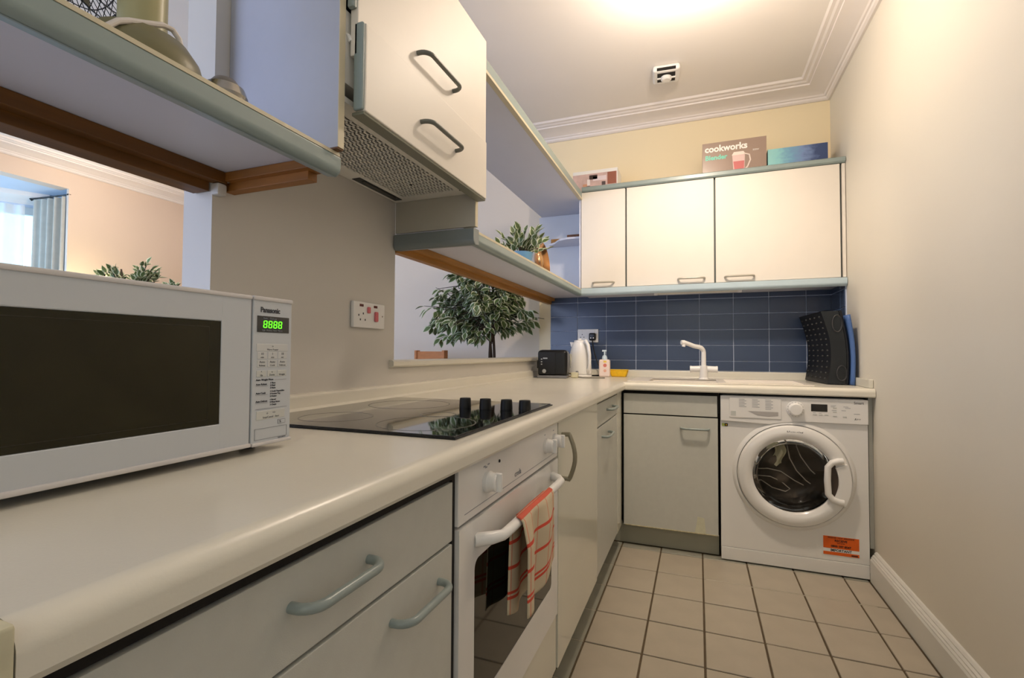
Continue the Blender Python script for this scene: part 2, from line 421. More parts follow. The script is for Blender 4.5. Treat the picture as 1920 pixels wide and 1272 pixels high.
# upstand along the walls
us = [(XL+.0005, ZT+.0003), (XL+.026, ZT+.0003), (XL+.020, ZT+.008), (XL+.018, ZT+.034), (XL+.014, ZT+.042), (XL+.0005, ZT+.045)]
o = obj('upstand', MB().prism(us, .78, YB-.013, 'XZ'), M_TOP, angle=30); tag(o, 'cream upstand strip along the left wall behind the hob', 'upstand')
us = [(YB-.012+.011, ZT+.0003), (YB-.034, ZT+.0003), (YB-.030, ZT+.008), (YB-.028, ZT+.034), (YB-.024, ZT+.042), (YB-.012, ZT+.045), (YB-.001, ZT+.045)]
o = obj('upstand', MB().prism(us, XL+.03, XR-.002, 'YZ'), M_TOP, angle=30); tag(o, 'cream upstand strip below the blue tiles behind the tap', 'upstand')
o = obj('upstand', MB().box(XR-.02, XR-.001, YF+.03, YB-.036, ZT+.0005, ZT+.042, .004), M_TOP); tag(o, 'short cream upstand at the right wall end of the worktop', 'upstand')

# ------------------------------------------------------------------ base units, left run
XFR = -.395
def front(par, name, y0, y1, z0, z1, M=M_FRONT, x=XFR, th=.018, g=.0015):
    return obj(name, MB().box(x-th, x, y0+g, y1-g, z0+g, z1-g, .0018, 2), M, par)
def carcass(par, y0, y1, z0=.12, z1=.857, x=XFR-.02, M=M_CARC):
    # box with a dark front sheet that paints shade into the reveal gaps
    obj('carcass', MB().box(XL+.03, x-.004, y0, y1, z0, z1), M, par, smooth=False)
    obj('gap_shade_panel', MB().box(x-.004, x, y0, y1, z0, z1), M_GAP, par, smooth=False)
u = thing('drawer_unit', 'grey drawer base unit at the front left, below the microwave', 'cabinet', (-.7, .45, .12))
carcass(u, .12, .757)
f = front(u, 'drawer_front', .14, .752, .735, .8385); obj('handle', bow((XFR, .395, .795), (XFR, .522, .795), (1, 0, 0), .028, .0060, 14), M_HND, f)
f = front(u, 'door', .14, .752, .125, .733); obj('handle', bow((XFR, .574, .688), (XFR, .704, .688), (1, 0, 0), .028, .0060, 14), M_HND, f)
obj('gap_shade_strip', MB().box(XFR-.016, XFR-.0025, .14, .757, .8400, .8585), M_GAP, u, smooth=False)  # dark strip painting the shade under the worktop lip
obj('gap_shade_strip', MB().box(XFR-.016, XFR-.0035, .7535, .7645, .12, .8585), M_GAP, u, smooth=False)  # painted shade in the upright gap beside the oven
u = thing('base_unit', 'grey base unit at the near end of the worktop beside the drawer unit', 'cabinet', (-.7, .12, .12))
obj('carcass', MB().box(XL+.03, XFR-.005, .095, .118, .0, .857), M_CARC, u, smooth=False)

# oven
ov = thing('built_in_oven', 'white built-in oven with glass door under the hob', 'oven', (-.7, 1.09, .13))
obj('body', MB().box(-.96, XFR-.022, .768, 1.41, .13, .856), M_CARC, ov, smooth=False)
obj('gap_shade_surround', MB().box(XFR-.024, XFR-.020, .762, 1.412, .12, .857), M_GAP, ov, smooth=False)  # dark sheet, painted shade for the gaps round the oven
cp = obj('control_panel', MB().box(XFR-.02, XFR+.003, .7665, 1.408, .753, .853, .003), M_WHITE, ov)
obj('panel_groove', MB().box(XFR+.0028, XFR+.0034, .79, 1.39, .768, .7692), M_INKL, cp, smooth=False)
for yk, lab in ((.888, None), (1.285, None), (1.368, None)):
    kb = obj('knob', MB().lathe([(.0, .0), (.021, .0), (.021, .007), (.0185, .010), (.0175, .022), (.015, .0245), (0, .0245)], (XFR+.003, yk, .805), 'X', 28), M_WPL, ov)
    obj('grip', MB().box(XFR+.020, XFR+.036, yk-.0055, yk+.0055, .7865, .8235, .003), M_WPL, kb)
for (yy, zz) in ((.872, .835), (.880, .832), (.892, .836), (1.275, .834), (1.36, .834)):
    obj('panel_mark', MB().box(XFR+.003, XFR+.0036, yy, yy+.009, zz, zz+.0025), M_INKL, cp, smooth=False)
obj('indicator_light', MB().lathe([(0, 0), (.0035, 0), (.003, .002), (0, .002)], (XFR+.003, .952, .832), 'X', 12), M_INKB, cp)
text('creda', .019, M_INKL, ov, (XFR+.0034, 1.045, .776), (0, 1, 0), (0, 0, 1), 'badge')
dr = MB()
d0, d1, e0, e1 = .7685, 1.408, .292, .747
w0, w1, v0, v1 = .832, 1.345, .395, .672
dr.box(XFR-.018, XFR+.004, d0, w0, e0, e1).box(XFR-.018, XFR+.004, w1, d1, e0, e1).box(XFR-.018, XFR+.004, w0, w1, e0, v0).box(XFR-.018, XFR+.004, w0, w1, v1, e1)
od = obj('door', dr, M_WHITE, ov, smooth=False)
obj('window', MB().box(XFR-.010, XFR+.0036, w0, w1, v0, v1, .001), M_OVG, od, smooth=False)
for s_, (a, c) in enumerate(((w0, v1), (w0, v0), (w1, v1), (w1, v0))):
    sy = 1 if a == w0 else -1; sz = -1 if c == v1 else 1; rr = .018
    P = [(a, c)]+[(a+sy*(rr-rr*math.sin(PI/2*k/6)), c+sz*(rr-rr*math.cos(PI/2*k/6))) for k in range(7)]
    obj('window_corner', MB().prism(P, XFR+.002, XFR+.0041, 'YZ'), M_WHITE, od, smooth=False)
hp = [Vector((XFR, .838, .707))]
L0, L1 = .838, 1.352
for k in range(1, 24):
    t = k/24; e = min(t, 1-t); x = XFR+.042*min(1, math.sin(min(e/.10, 1)*PI/2)) ; hp.append(Vector((x, L0+(L1-L0)*t, .707)))
hp.append(Vector((XFR, 1.352, .707)))
obj('handle', MB().tube(hp, [.013]+[.0105 if .08 < k/24 < .92 else .0125 for k in range(1, 24)]+[.013], 14), M_WPL, od)
obj('lower_panel', MB().box(XFR-.02, XFR, .7685, 1.408, .128, .287, .002), M_FRONTW, ov)

u = thing('tall_door_unit', 'glossy cream base unit with tall bowed grey handle, right of the oven', 'cabinet', (-.7, 1.71, .12))
carcass(u, 1.415, 2.016)
f = front(u, 'door', 1.415, 2.016, .125, .855, M_FRONTW, XFR+.004, .02)
hz = [(XFR+.004, 1.452, .810), (XFR+.030, 1.452, .812)]+[(XFR+.030+.016*math.sin(PI*k/10), 1.452, .808-.128*k/10) for k in range(11)]+[(XFR+.030, 1.452, .676), (XFR+.004, 1.452, .678)]
obj('handle', MB().tube([(x, y, z) for x, y, z in hz], .0068, 10), mat('bronze_grey_handle', (146, 140, 120), .3, metal=.3), f)
u = thing('narrow_drawer_unit', 'grey base unit with one drawer over a door, beside the corner post', 'cabinet', (-.7, 2.3, .12))
carcass(u, 2.018, 2.576)
f = front(u, 'drawer_front', 2.02, 2.575, .745, .846); obj('handle', bow((XFR, 2.26, .800), (XFR, 2.42, .800), (1, 0, 0), .030, .006), M_HND, f)
f = front(u, 'door', 2.02, 2.575, .125, .742); obj('handle', bow((XFR, 2.14, .693), (XFR, 2.30, .693), (1, 0, 0), .030, .006), M_HND, f)
o = obj('corner_post', MB().box(XFR-.02, XFR, 2.580, 2.728, .12, .857, .002), M_FRONTW); tag(o, 'narrow cream corner post between the grey drawer unit and the sink unit', 'post')
# plinth, left run
o = obj('plinth', MB().box(-.475, -.457, .12, 2.80, 0.0, .119, .001), M_PLINTH); tag(o, 'long grey-green plinth board under the left run of base units', 'plinth')

# ------------------------------------------------------------------ base units, back run
YFR = 2.75
def bfront(par, name, x0, x1, z0, z1, M=M_FRONT, y=YFR, g=.0015):
    return obj(name, MB().box(x0+g, x1-g, y, y+.018, z0+g, z1-g, .0018, 2), M, par)
u = thing('sink_unit', 'grey sink base unit with blank drawer panel and door, left of the washing machine', 'cabinet', (-.15, 3.0, .12))
obj('carcass', MB().box(-.375, .098, YFR+.024, YB-.08, .117, .730), M_CARC, u, smooth=False)
obj('gap_shade_panel', MB().box(-.395, .100, YFR+.019, YFR+.023, .117, .857), M_GAP, u, smooth=False)  # dark sheet behind the sink fronts, gap shade put into its colour
bfront(u, 'drawer_front', -.388, .095, .728, .840)
f = bfront(u, 'door', -.388, .097, .116, .724)
obj('handle', bow((-.085, YFR, .664), (.052, YFR, .664), (0, -1, 0), .030, .0058), M_HND, f)
obj('worn_edge', MB().box(-.38, .09, YFR-.0012, YFR+.001, .1165, .1205), mat('bare_chipboard', (200, 190, 150), .9, var=.3, scale=60), f, smooth=False)
obj('worn_patch', MB().prism([(-.02, .12), (.035, .12), (.028, .20), (-.005, .205), (-.012, .16)], YFR-.0006, YFR+.001, 'XZ'), mat('worn_laminate', (206, 204, 178), .6, var=.06, scale=40), f, smooth=False)
o = obj('plinth', MB().box(-.455, .100, 2.808, 2.826, 0, .115, .001), M_PLINTH); tag(o, 'short grey-green plinth board under the sink unit', 'plinth')
o = obj('filler_panel', MB().box(.757, .774, 2.775, 2.793, .142, .856, .001), M_FRONT); tag(o, 'narrow grey filler panel between the washing machine and the right wall', 'panel')

# ------------------------------------------------------------------ washing machine
WX0, WX1 = .108, .748
WC = (.432, YFR, .463)
wm = thing('washing_machine', 'white front-loading washing machine with round door below the worktop end', 'washing machine', (.428, 3.05, 0))
# body with round opening in front plate
def plate_with_hole(x0, x1, z0, z1, c, r, y, th, n=64):
    b = bmesh.new(); outer = []; inner = []
    for k in range(n):
        a = 2*PI*k/n; dx, dz = math.cos(a), math.sin(a)
        sx = ((x1-c[0]) if dx > 0 else (x0-c[0]))/dx if abs(dx) > 1e-6 else 1e9
        sz = ((z1-c[1]) if dz > 0 else (z0-c[1]))/dz if abs(dz) > 1e-6 else 1e9
        s = min(sx, sz); outer.append((c[0]+dx*s, c[1]+dz*s)); inner.append((c[0]+dx*r, c[1]+dz*r))
    # snap nearest to corners
    for cx_, cz_ in ((x0, z0), (x0, z1), (x1, z0), (x1, z1)):
        i = min(range(n), key=lambda i: (outer[i][0]-cx_)**2+(outer[i][1]-cz_)**2); outer[i] = (cx_, cz_)
    vs = [[b.verts.new((p[0], yy, p[1])) for p in L] for yy in (y, y+th) for L in (outer, inner)]
    for k in range(n):
        j = (k+1) % n
        b.faces.new((vs[0][k], vs[0][j], vs[1][j], vs[1][k])); b.faces.new((vs[2][k], vs[3][k], vs[3][j], vs[2][j]))
        b.faces.new((vs[1][k], vs[1][j], vs[3][j], vs[3][k])); b.faces.new((vs[0][k], vs[2][k], vs[2][j], vs[0][j]))
    bmesh.ops.recalc_face_normals(b, faces=b.faces); return b
body = MB().box(WX0, WX0+.012, YFR+.02, 3.33, .02, .846).box(WX1-.012, WX1, YFR+.02, 3.33, .02, .846).box(WX0, WX1, YFR+.02, 3.33, .834, .846)\
    .box(WX0, WX1, 3.318, 3.33, .02, .846).box(WX0, WX1, YFR+.02, 3.33, .02, .03)
obj('cabinet_body', body, M_WHITE, wm, smooth=False)
obj('front_panel', plate_with_hole(WX0, WX1, .072, .7265, (WC[0], WC[2]), .215, YFR+.001, .019), M_WHITE, wm, angle=20)
obj('door_surround', MB().lathe([(.212, -.001), (.262, -.001), (.272, -.003), (.262, .006), (.256, .010), (.250, .010), (.246, .001), (.212, .001)], (WC[0], YFR, WC[2]), 'Y', 72), M_WHITE, wm)
cpn = obj('control_panel', MB().prism([(WX0, .716), (.33, .708), (.40, .722), (.48, .728), (WX1, .728), (WX1, .845), (WX0, .845)], YFR-.012, YFR+.02, 'XZ', .003), M_WHITE, wm)
obj('kick_panel', MB().box(WX0, WX1, YFR-.002, YFR+.02, .006, .070, .003), M_WHITE, wm)
for x in (.15, .70): obj('foot', MB().lathe([(0, 0), (.018, 0), (.018, .02), (0, .02)], (x, YFR+.06, 0), 'Z', 16), M_DKG, wm)
YP = YFR-.012
dw = obj('detergent_drawer', MB().box(.150, .386, YP-.004, YP+.01, .735, .838, .003), M_WHITE, wm)
lip = [(.235, .771), (.372, .771), (.372, .752), (.33, .746), (.28, .750)]
obj('finger_recess', MB().prism(lip, YP-.0046, YP, 'XZ'), mat('recess_shade_grey', (176, 172, 168), .4), dw, smooth=False)
for x, rows in ((.195, 6), (.255, 6), (.315, 7)):
    for r_ in range(rows):
        obj('printed_line', MB().box(x, x+(.034 if r_ % 2 else .026), YP-.0045, YP, .828-.0075*r_, .8302-.0075*r_), M_INKL, dw, smooth=False)
obj('printed_label', MB().box(.157, .180, YP-.0045, YP, .744, .768), M_PAD, dw, smooth=False)
kn = obj('program_knob', MB().lathe([(0, 0), (.040, 0), (.039, .004), (.031, .006), (.029, .022), (.025, .026), (0, .027)], (.447, YP, .789), 'Y', 40), M_WPL, wm)
for k in range(16):
    a = 2*PI*k/16; obj('dial_mark', MB().box(.447+.0345*math.cos(a)-.0012, .447+.0345*math.cos(a)+.0012, YP-.0068, YP-.004, .789+.0345*math.sin(a)-.0012, .789+.0345*math.sin(a)+.0012), M_INKL, kn, smooth=False)
obj('display', MB().box(.514, .583, YP-.001, YP+.005, .782, .818, .001), M_BLKG, wm)
for x, z in ((.522, .764), (.546, .764), (.570, .764), (.605, .760), (.605, .780), (.645, .758), (.605, .80)):
    obj('button', MB().box(x, x+.016, YP-.0015, YP+.002, z, z+.006, .001), M_PAD, wm)
for x, z, w in ((.596, .812, .022), (.596, .806, .016), (.60, .790, .02), (.64, .79, .018), (.648, .808, .02), (.655, .802, .022), (.69, .776, .024), (.522, .774, .012), (.546, .774, .012)):
    obj('printed_line', MB().box(x, x+w, YP-.0006, YP, z, z+.0018), M_INKL, cpn, smooth=False)
text('Smart', .017, M_INK, cpn, (.690, YP-.0003, .824), (1, 0, 0), (0, 0, 1), 'lettering')
text('A++', .014, M_INK, cpn, (.692, YP-.0003, .748), (1, 0, 0), (0, 0, 1), 'lettering')
ring = [(.178, -.004), (.178, .018), (.188, .030), (.205, .036), (.225, .034), (.240, .026), (.246, .014), (.246, .000)]
dd = obj('door', MB().lathe([(r, h+.004) for r, h in ring], (WC[0], YFR, WC[2]), 'Y', 80), M_WHITE, wm)
obj('bowl_glass', MB().lathe([(.180, .016), (.172, .004), (.160, -.020), (.140, -.050), (.10, -.066), (0, -.072)], (WC[0], YFR, WC[2]), 'Y', 60), M_DGLASS, dd)
obj('gasket', MB().lathe([(.180, -.012), (.180, -.03), (.205, -.06), (.215, -.02), (.180, -.012)], (WC[0], YFR, WC[2]), 'Y', 60), M_DKG, wm)
hd = MB()
gx = WC[0]
gp = [(gx+.205, 0, .545), (gx+.185, 0, .543), (gx+.160, 0, .534), (gx+.143, 0, .512), (gx+.140, 0, .45), (gx+.143, 0, .385), (gx+.160, 0, .362), (gx+.185, 0, .352), (gx+.205, 0, .350)]
hd.tube([(x, YFR-.044, z+.012) for x, _, z in gp], .0145, 12)
obj('door_handle', hd, M_WPL, dd)
_a = [R(-28+5*k) for k in range(11)]
obj('handle_cover', MB().prism([(gx+.240*math.cos(t), WC[2]+.240*math.sin(t)-.01) for t in _a]+[(gx+.187*math.cos(t), WC[2]+.187*math.sin(t)-.01) for t in _a[::-1]], YFR-.046, YFR-.02, 'XZ', .004), M_WPL, dd)
obj('handle_recess', MB().prism([(gx+.158, .385), (gx+.178, .375), (gx+.186, .42), (gx+.189, .463), (gx+.186, .51), (gx+.176, .545), (gx+.158, .53)], YFR-.034, YFR-.026, 'XZ'), mat('recess_brown', (70, 58, 50), .4), dd, smooth=False)
text('Hotpoint', .019, M_INK, dd, (.405, YFR-.0385, .672), (1, 0, 0), (0, 0, 1), 'badge', bold=.0003)
# drum and laundry
obj('drum', MB().lathe([(.21, -.02), (.24, -.10), (.24, -.34), (0, -.36)], (WC[0], YFR, WC[2]), 'Y', 48), mat('drum_steel', (96, 92, 88), .35, metal=.8), wm)
random.seed(8)
def laund(u, v):
    a = u*2*PI; r = .19*v
    x = r*math.cos(a); z = r*math.sin(a)
    return Vector((WC[0]+x, YFR+.10+.03*math.sin(x*30+z*14)+.015*math.sin(z*60-x*20), WC[2]+z))
ld = obj('laundry', MB().grid(laund, 48, 12), mat('dark_laundry', (92, 82, 72), .9, var=.2, scale=12))
tag(ld, 'dark crumpled laundry behind the round glass of the washing machine', 'laundry')
for pts in ([(-.01, .13), (.0, .07), (.03, .01), (.07, -.035), (.09, -.05)], [(.03, .13), (.05, .08), (.09, .02), (.11, .0)], [(-.16, .0), (-.10, .01), (-.04, .0), (.02, -.04), (.06, -.06)],
            [(-.15, -.03), (-.09, -.03), (-.04, -.05), (.0, -.085), (-.02, -.10), (-.08, -.085), (-.13, -.05)]):
    obj('seam', MB().tube([(WC[0]+x, YFR+.066, WC[2]+z) for x, z in pts], .0028, 6), mat('laundry_piping', (158, 150, 138), .8), ld)
pc = MB().grid(lambda u, v: Vector((WC[0]-.075+.05*u+.012*math.sin(v*5), YFR+.066+.008*math.sin(u*9), WC[2]+.135-.11*v*(1-.3*abs(u-.5)))), 10, 10)
pc = obj('pale_garment', pc, mat('pale_laundry', (196, 190, 160), .9, var=.08)); tag(pc, 'pale cloth pressed against the washing machine window above the dark laundry', 'cloth')
# stickers
st = obj('sticker', MB().box(.560, .707, YFR-.0003, YFR+.001, .098, .188), M_WPL, wm, smooth=False, label='orange and white service sticker')
obj('orange_band', MB().box(.5605, .7065, YFR-.0008, YFR, .130, .187), M_ORANGE, st, smooth=False)
obj('orange_band', MB().box(.5605, .7065, YFR-.0008, YFR, .099, .114), M_ORANGE, st, smooth=False)
text('IMPORTANT', .0155, M_INKB, st, (.633, YFR-.0006, .1165), (1, 0, 0), (0, 0, 1), 'lettering', bold=.0004, align='CENTER')
text('REGISTER YOUR APPLIANCE', .0085, M_INKB, st, (.633, YFR-.0012, .178), (1, 0, 0), (0, 0, 1), 'lettering', align='CENTER')
text('RECEIVE', .014, M_INKB, st, (.633, YFR-.0012, .163), (1, 0, 0), (0, 0, 1), 'lettering', align='CENTER', bold=.0003)
text('FREE OFFER', .006, M_INKB, st, (.633, YFR-.0012, .154), (1, 0, 0), (0, 0, 1), 'lettering', align='CENTER')
text('0800 597 8547', .0135, M_INKB, st, (.633, YFR-.0012, .137), (1, 0, 0), (0, 0, 1), 'lettering', align='CENTER', bold=.0003)
obj('lettering', MB().box(.675, .701, YFR-.0012, YFR, .102, .109), mat('brown_print', (90, 36, 12), .6), st, smooth=False)
st = obj('energy_sticker', MB().box(.115, .143, YFR-.0006, YFR+.001, .686, .701), mat('lime_sticker', (178, 190, 96), .5), wm, smooth=False, label='small green sticker')
obj('black_square', MB().box(.128, .143, YFR-.0012, YFR, .686, .701), M_INKB, st, smooth=False)
obj('white_square', MB().box(.1325, .1385, YFR-.0016, YFR, .6905, .6965), M_YEL, st, smooth=False)

# ------------------------------------------------------------------ hob
hob = thing('ceramic_hob', 'black glass ceramic hob set in the cream worktop', 'hob', (-.7, 1.11, ZT))
hx0, hx1, hy0, hy1 = -.968, -.412, .792, 1.425
obj('frame', MB().box(hx0, hx1, hy0, hy1, ZT+.0003, ZT+.004, .0012), M_BLK, hob)
obj('glass', MB().box(hx0+.005, hx1-.005, hy0+.005, hy1-.005, ZT+.002, ZT+.0062, .001), M_BLKG, hob)
M_RING = mat('hob_ring_print', (110, 108, 100), .25)
def annulus(cx_, cy_, r0, r1, z): return MB().lathe([(r0, 0), (r1, 0), (r1, .0003), (r0, .0003)], (cx_, cy_, z), 'Z', 56, close=True)
for cx_, cy_, r_ in ((-.795, 1.235, .118), (-.552, .925, .108), (-.80, .93, .085), (-.60, 1.06, .045)):
    obj('cooking_ring', annulus(cx_, cy_, r_-.003, r_, ZT+.0062), M_RING, hob, smooth=False)
for xk in (-.603, -.542, -.480, -.428):
    k = obj('knob', MB().lathe([(0, 0), (.016, 0), (.0165, .004), (.0155, .024), (.014, .028), (0, .0285)], (xk, 1.215, ZT+.0062), 'Z', 24), M_BLKM, hob)
    obj('grip', MB().box(xk-.0145, xk+.0145, 1.209, 1.221, ZT+.030, ZT+.0345, .002), M_BLKM, k)

# ------------------------------------------------------------------ microwave
XM = -.647
mw = thing('microwave_oven', 'white microwave oven with dark door window on the worktop under the left shelf', 'microwave', (-.82, .39, ZT))
mb_ = MB().box(-1.0, XM-.018, .135, .637, .913, 1.143, .008, 3)
obj('case', mb_, M_MWT, mw)
dm = MB()
# door frame around the window: four boxes
y0, y1, z0, z1 = .136, .5585, .914, 1.1445; a0, a1, b0, b1 = .205, .507, .955, 1.1035
dm.box(XM-.018, XM, y0, a0, z0, z1, .002).box(XM-.018, XM, a1, y1, z0, z1, .002).box(XM-.018, XM, a0-.003, a1+.003, z0, b0, .002).box(XM-.018, XM, a0-.003, a1+.003, b1, z1, .002)
md = obj('door', dm, M_MW, mw, smooth=False)
obj('window', MB().box(XM-.012, XM-.0004, a0, a1, b0, b1), M_MWG, md, smooth=False)
obj('window_inner_frame', MB().box(XM-.0006, XM-.0002, a0+.018, a1-.018, b0+.008, b0+.0088).box(XM-.0006, XM-.0002, a0+.018, a1-.018, b1-.009, b1-.0082).box(XM-.0006, XM-.0002, a1-.0186, a1-.018, b0+.008, b1-.008),
    mat('window_outline', (44, 38, 24), .3), md, smooth=False)
obj('lower_trim', MB().box(XM-.018, XM+.004, y0, y1, .912, .9185, .002), M_MWT, md)
obj('upper_trim', MB().box(XM-.018, XM+.002, y0, y1, 1.1405, 1.147, .002), M_MWT, md)
pn = obj('control_panel', MB().box(XM-.018, XM+.001, .5605, .6375, .913, 1.1445, .0025), M_MW, mw)
obj('upper_trim', MB().box(XM-.018, XM+.003, .5605, .638, 1.1405, 1.1475, .002), M_MWT, pn)
obj('lower_trim', MB().box(XM-.018, XM+.004, .5605, .638, .911, .9165, .002), M_MWT, pn)
XQ = XM+.0012
ds = obj('display', MB().box(XQ-.001, XQ+.0004, .5675, .6305, 1.0905, 1.1165), M_BLKG, mw, smooth=False)
def seg7(y, z, h, w, t, slant=.08):
    b = MB(); S_ = [(0, h/2, 0), (0, -h/2, 0), (0, 0, 0)]
    def bar(ya, yb2, za, zb): b.prism([(ya+za*slant, za), (yb2+za*slant, za), (yb2+zb*slant, zb), (ya+zb*slant, zb)], XQ+.0004, XQ+.0009, 'YZ')
    g = t*.15
    for zz in (-h/2, 0, h/2): bar(-w/2+t/2+g, w/2-t/2-g, zz-t/2, zz+t/2)
    for yy in (-w/2, w/2):
        bar(yy-t/2, yy+t/2, g+t*.4, h/2-g); bar(yy-t/2, yy+t/2, -h/2+g, -g-t*.4)
    return b.xf(Matrix.Translation((0, y, z)))
for k in range(4):
    obj('digit', seg7(.5825+.0098*k, 1.1035, .0105, .0058, .0012), M_GREEN, ds, smooth=False)
text('Auto    Defrost', .0042, M_INKL, ds, (XQ+.0006, .578, 1.1117), (0, 1, 0), (0, 0, 1), 'lettering')
text('High  Medium  Low  Warm', .0036, M_INKL, ds, (XQ+.0006, .576, 1.0928), (0, 1, 0), (0, 0, 1), 'lettering')
text('Panasonic', .0118, M_INK, mw, (XQ, .5735, 1.1225), (0, 1, 0), (0, 0, 1), 'badge', bold=.0003, sx=.82)
def mark(y0_, y1_, z0_, z1_, M=M_INKL, p=None, n_='printed_line', o=.0004): obj(n_, MB().box(XQ-.0004, XQ+o, y0_, y1_, z0_, z1_), M, p or pn, smooth=False)
def btn(yc, zc, w, h, txt, M=M_PADC, sym=None):
    k = obj('button', MB().box(XQ-.001, XQ+.0004, yc-w/2, yc+w/2, zc-h/2, zc+h/2, .0004, 1), M, mw)
    text(txt, .0042, M_INK, k, (XQ+.0004, yc, zc-h*.36), (0, 1, 0), (0, 0, 1), 'lettering', align='CENTER', depth=.0002)
    if sym: text(sym, .0052, M_INK, k, (XQ+.0004, yc, zc+.001), (0, 1, 0), (0, 0, 1), 'symbol', align='CENTER', depth=.0002)
btn(.598, 1.066, .062, .012, 'Micro Power', sym='o')
for yc, t1, s1 in ((.578, 'min', '10'), (.598, 'min', '1'), (.618, 'sec', '10')): btn(yc, 1.0535, .0185, .0115, t1, M_PADC, s1)
for yc, t1, s1 in ((.578, 'Reheat', 'Auto'), (.598, 'Cook', 'Auto'), (.618, 'Defrost', 'Auto')): btn(yc, 1.0405, .0185, .0115, t1, M_PADC, s1)
for yc, t1, s1 in ((.577, 'Up', '^'), (.5975, 'Down', 'v'), (.6175, 'Weight', '')): btn(yc, 1.0245, .0185, .010, t1, M_PAD, s1)
text('Auto Weight Menu', .0042, M_INK, pn, (XQ, .5675, 1.0135), (0, 1, 0), (0, 0, 1))
mark(.603, .627, 1.0138, 1.0143)
for z, t1 in ((1.0065, 'Auto Reheat'), (.9925, 'Auto Cook'), (.9795, 'Auto Defrost')):
    text(t1, .004, M_INK, pn, (XQ, .5675, z), (0, 1, 0), (0, 0, 1)); mark(.5675, .590, z-.0016, z-.0012)
for z, t1 in ((1.008, '1 Pizza'), (1.004, '2 Meal'), (1.000, '3 Pasta'), (.9945, '1 Fresh Vegetables'), (.9905, '2 Frozen Veg'), (.9865, '3 Potato'), (.981, '1 Bread'), (.977, '2 Meat Items'), (.973, '3 Chops')):
    text(t1, .0038, M_INK, pn, (XQ, .5945, z), (0, 1, 0), (0, 0, 1))
mark(.5675, .629, .9685, .969)
btn(.597, .9585, .056, .014, 'Stop/Cancel   Start', M_PAD, 'o      <>')
mark(.611, .626, .9415, .9485, M_INKL); mark(.6118, .6252, .9422, .9478, M_MW, o=.0005)
text('%', .006, M_INK, pn, (XQ+.0004, .6135, .943), (0, 1, 0), (0, 0, 1), 'symbol')
for a in ((.5665, .6295, .9375, .9379), (.5665, .6295, .9205, .9209), (.5665, .5669, .9205, .9379), (.6291, .6295, .9205, .9379)): mark(*a)
text('NN-E201W', .0032, M_INKL, pn, (XQ, .612, .9178), (0, 1, 0), (0, 0, 1))
for x, y in ((-.70, .17), (-.70, .60), (-.96, .17), (-.96, .60)): obj('foot', MB().lathe([(0, 0), (.012, 0), (.012, .013), (0, .013)], (x, y, ZT), 'Z', 14), M_BLK, mw)

# ------------------------------------------------------------------ wall units
ZS0, ZS1 = 1.437, 1.484
XS = -.715
def rail_prof(z0, z1, xb, xf):
    P = [(xb, z0+.004), (xf-.012, z0)]
    h = z1-z0
    for k in range(8):
        a = -PI/2+PI/2*k/7; P.append((xf-.016+.016*math.cos(a), z0+.018+.018*math.sin(a)))
    P += [(xf, z1-.004), (xf-.003, z1), (xb, z1)]
    return P
# left open shelf
sh = thing('open_shelf', 'white open shelf with aqua-grey rounded edge above the microwave', 'shelf', (-.87, .1, ZS0))
obj('board', MB().box(XL-.06, XS-.03, -.30, .828, 1.466, ZS1+.002), M_SHELF, sh, smooth=False)
obj('edge_rail', MB().prism(rail_prof(ZS0, ZS1-.005, XS-.035, XS), -.30, .832, 'XZ'), M_RAIL, sh, angle=40)
obj('edge_banding', MB().box(XS-.045, XS-.001, -.30, .830, ZS1-.005, ZS1+.002), M_EDGE, sh, smooth=False)
obj('rear_batten', MB().box(XL-.055, XL-.005, -.30, .766, 1.420, 1.4655, .001), M_WOODD, sh, smooth=False)
obj('rear_batten_step', MB().box(XL-.005, XL+.022, -.30, .790, 1.440, 1.4655, .001), M_WOODD, sh, smooth=False)
obj('end_batten', MB().box(XL, XS-.058, .800, .826, 1.428, 1.447, .001), M_WOODX, sh, smooth=False)
obj('end_batten_step', MB().box(XL+.02, XS-.045, .784, .826, 1.446, 1.4655, .001), M_WOODX, sh, smooth=False)
o = obj('batten_end_plug', MB().box(XL-.006, XL+.020, .768, .792, 1.412, 1.4395, .005), M_PART); tag(o, 'small white painted block where the two shelf battens meet the pier', 'block')

# hood cabinet
hc = thing('hood_wall_cabinet', 'tall wall cabinet housing the cooker hood, grey side panels with cream edges', 'wall cabinet', (-.86, 1.15, 1.487))
HY0, HY1, XH = .806, 1.497, -.702
obj('side_panel', MB().box(XL+.001, XH, HY0, HY0+.018, 1.490, 2.66), M_PANEL, hc, smooth=False)
obj('edge_strip', MB().box(XH, XH+.0015, HY0, HY0+.018, 1.490, 2.66), M_EDGE, hc, smooth=False)
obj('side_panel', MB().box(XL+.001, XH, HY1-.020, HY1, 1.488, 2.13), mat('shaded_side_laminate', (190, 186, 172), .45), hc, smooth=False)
obj('edge_strip', MB().box(XH, XH+.0015, HY1-.020, HY1, 1.488, 2.13), M_EDGE, hc, smooth=False)
obj('bottom_edge', MB().box(XL+.001, XH, HY0, HY0+.018, 1.4865, 1.490), M_WOODD, hc, smooth=False)
obj('top_panel', MB().box(XL+.001, XH, HY0+.018, HY1-.02, 2.112, 2.13), M_PANEL, hc, smooth=False)
ud = obj('door', MB().box(XH+.002, XH+.022, .838, 1.515, 1.70, 2.142, .003), M_UPPER, hc, label='cream upper door with grey handle')
obj('end_rail', MB().box(XH+.002, XH+.020, .826, .838, 1.80, 2.142, .004), M_HND, ud)
obj('handle', bow((XH+.022, 1.075, 1.842), (XH+.022, 1.272, 1.842), (1, 0, 0), .032, .0062, 14), mat('dark_grey_handle', (104, 106, 98), .35), ud)

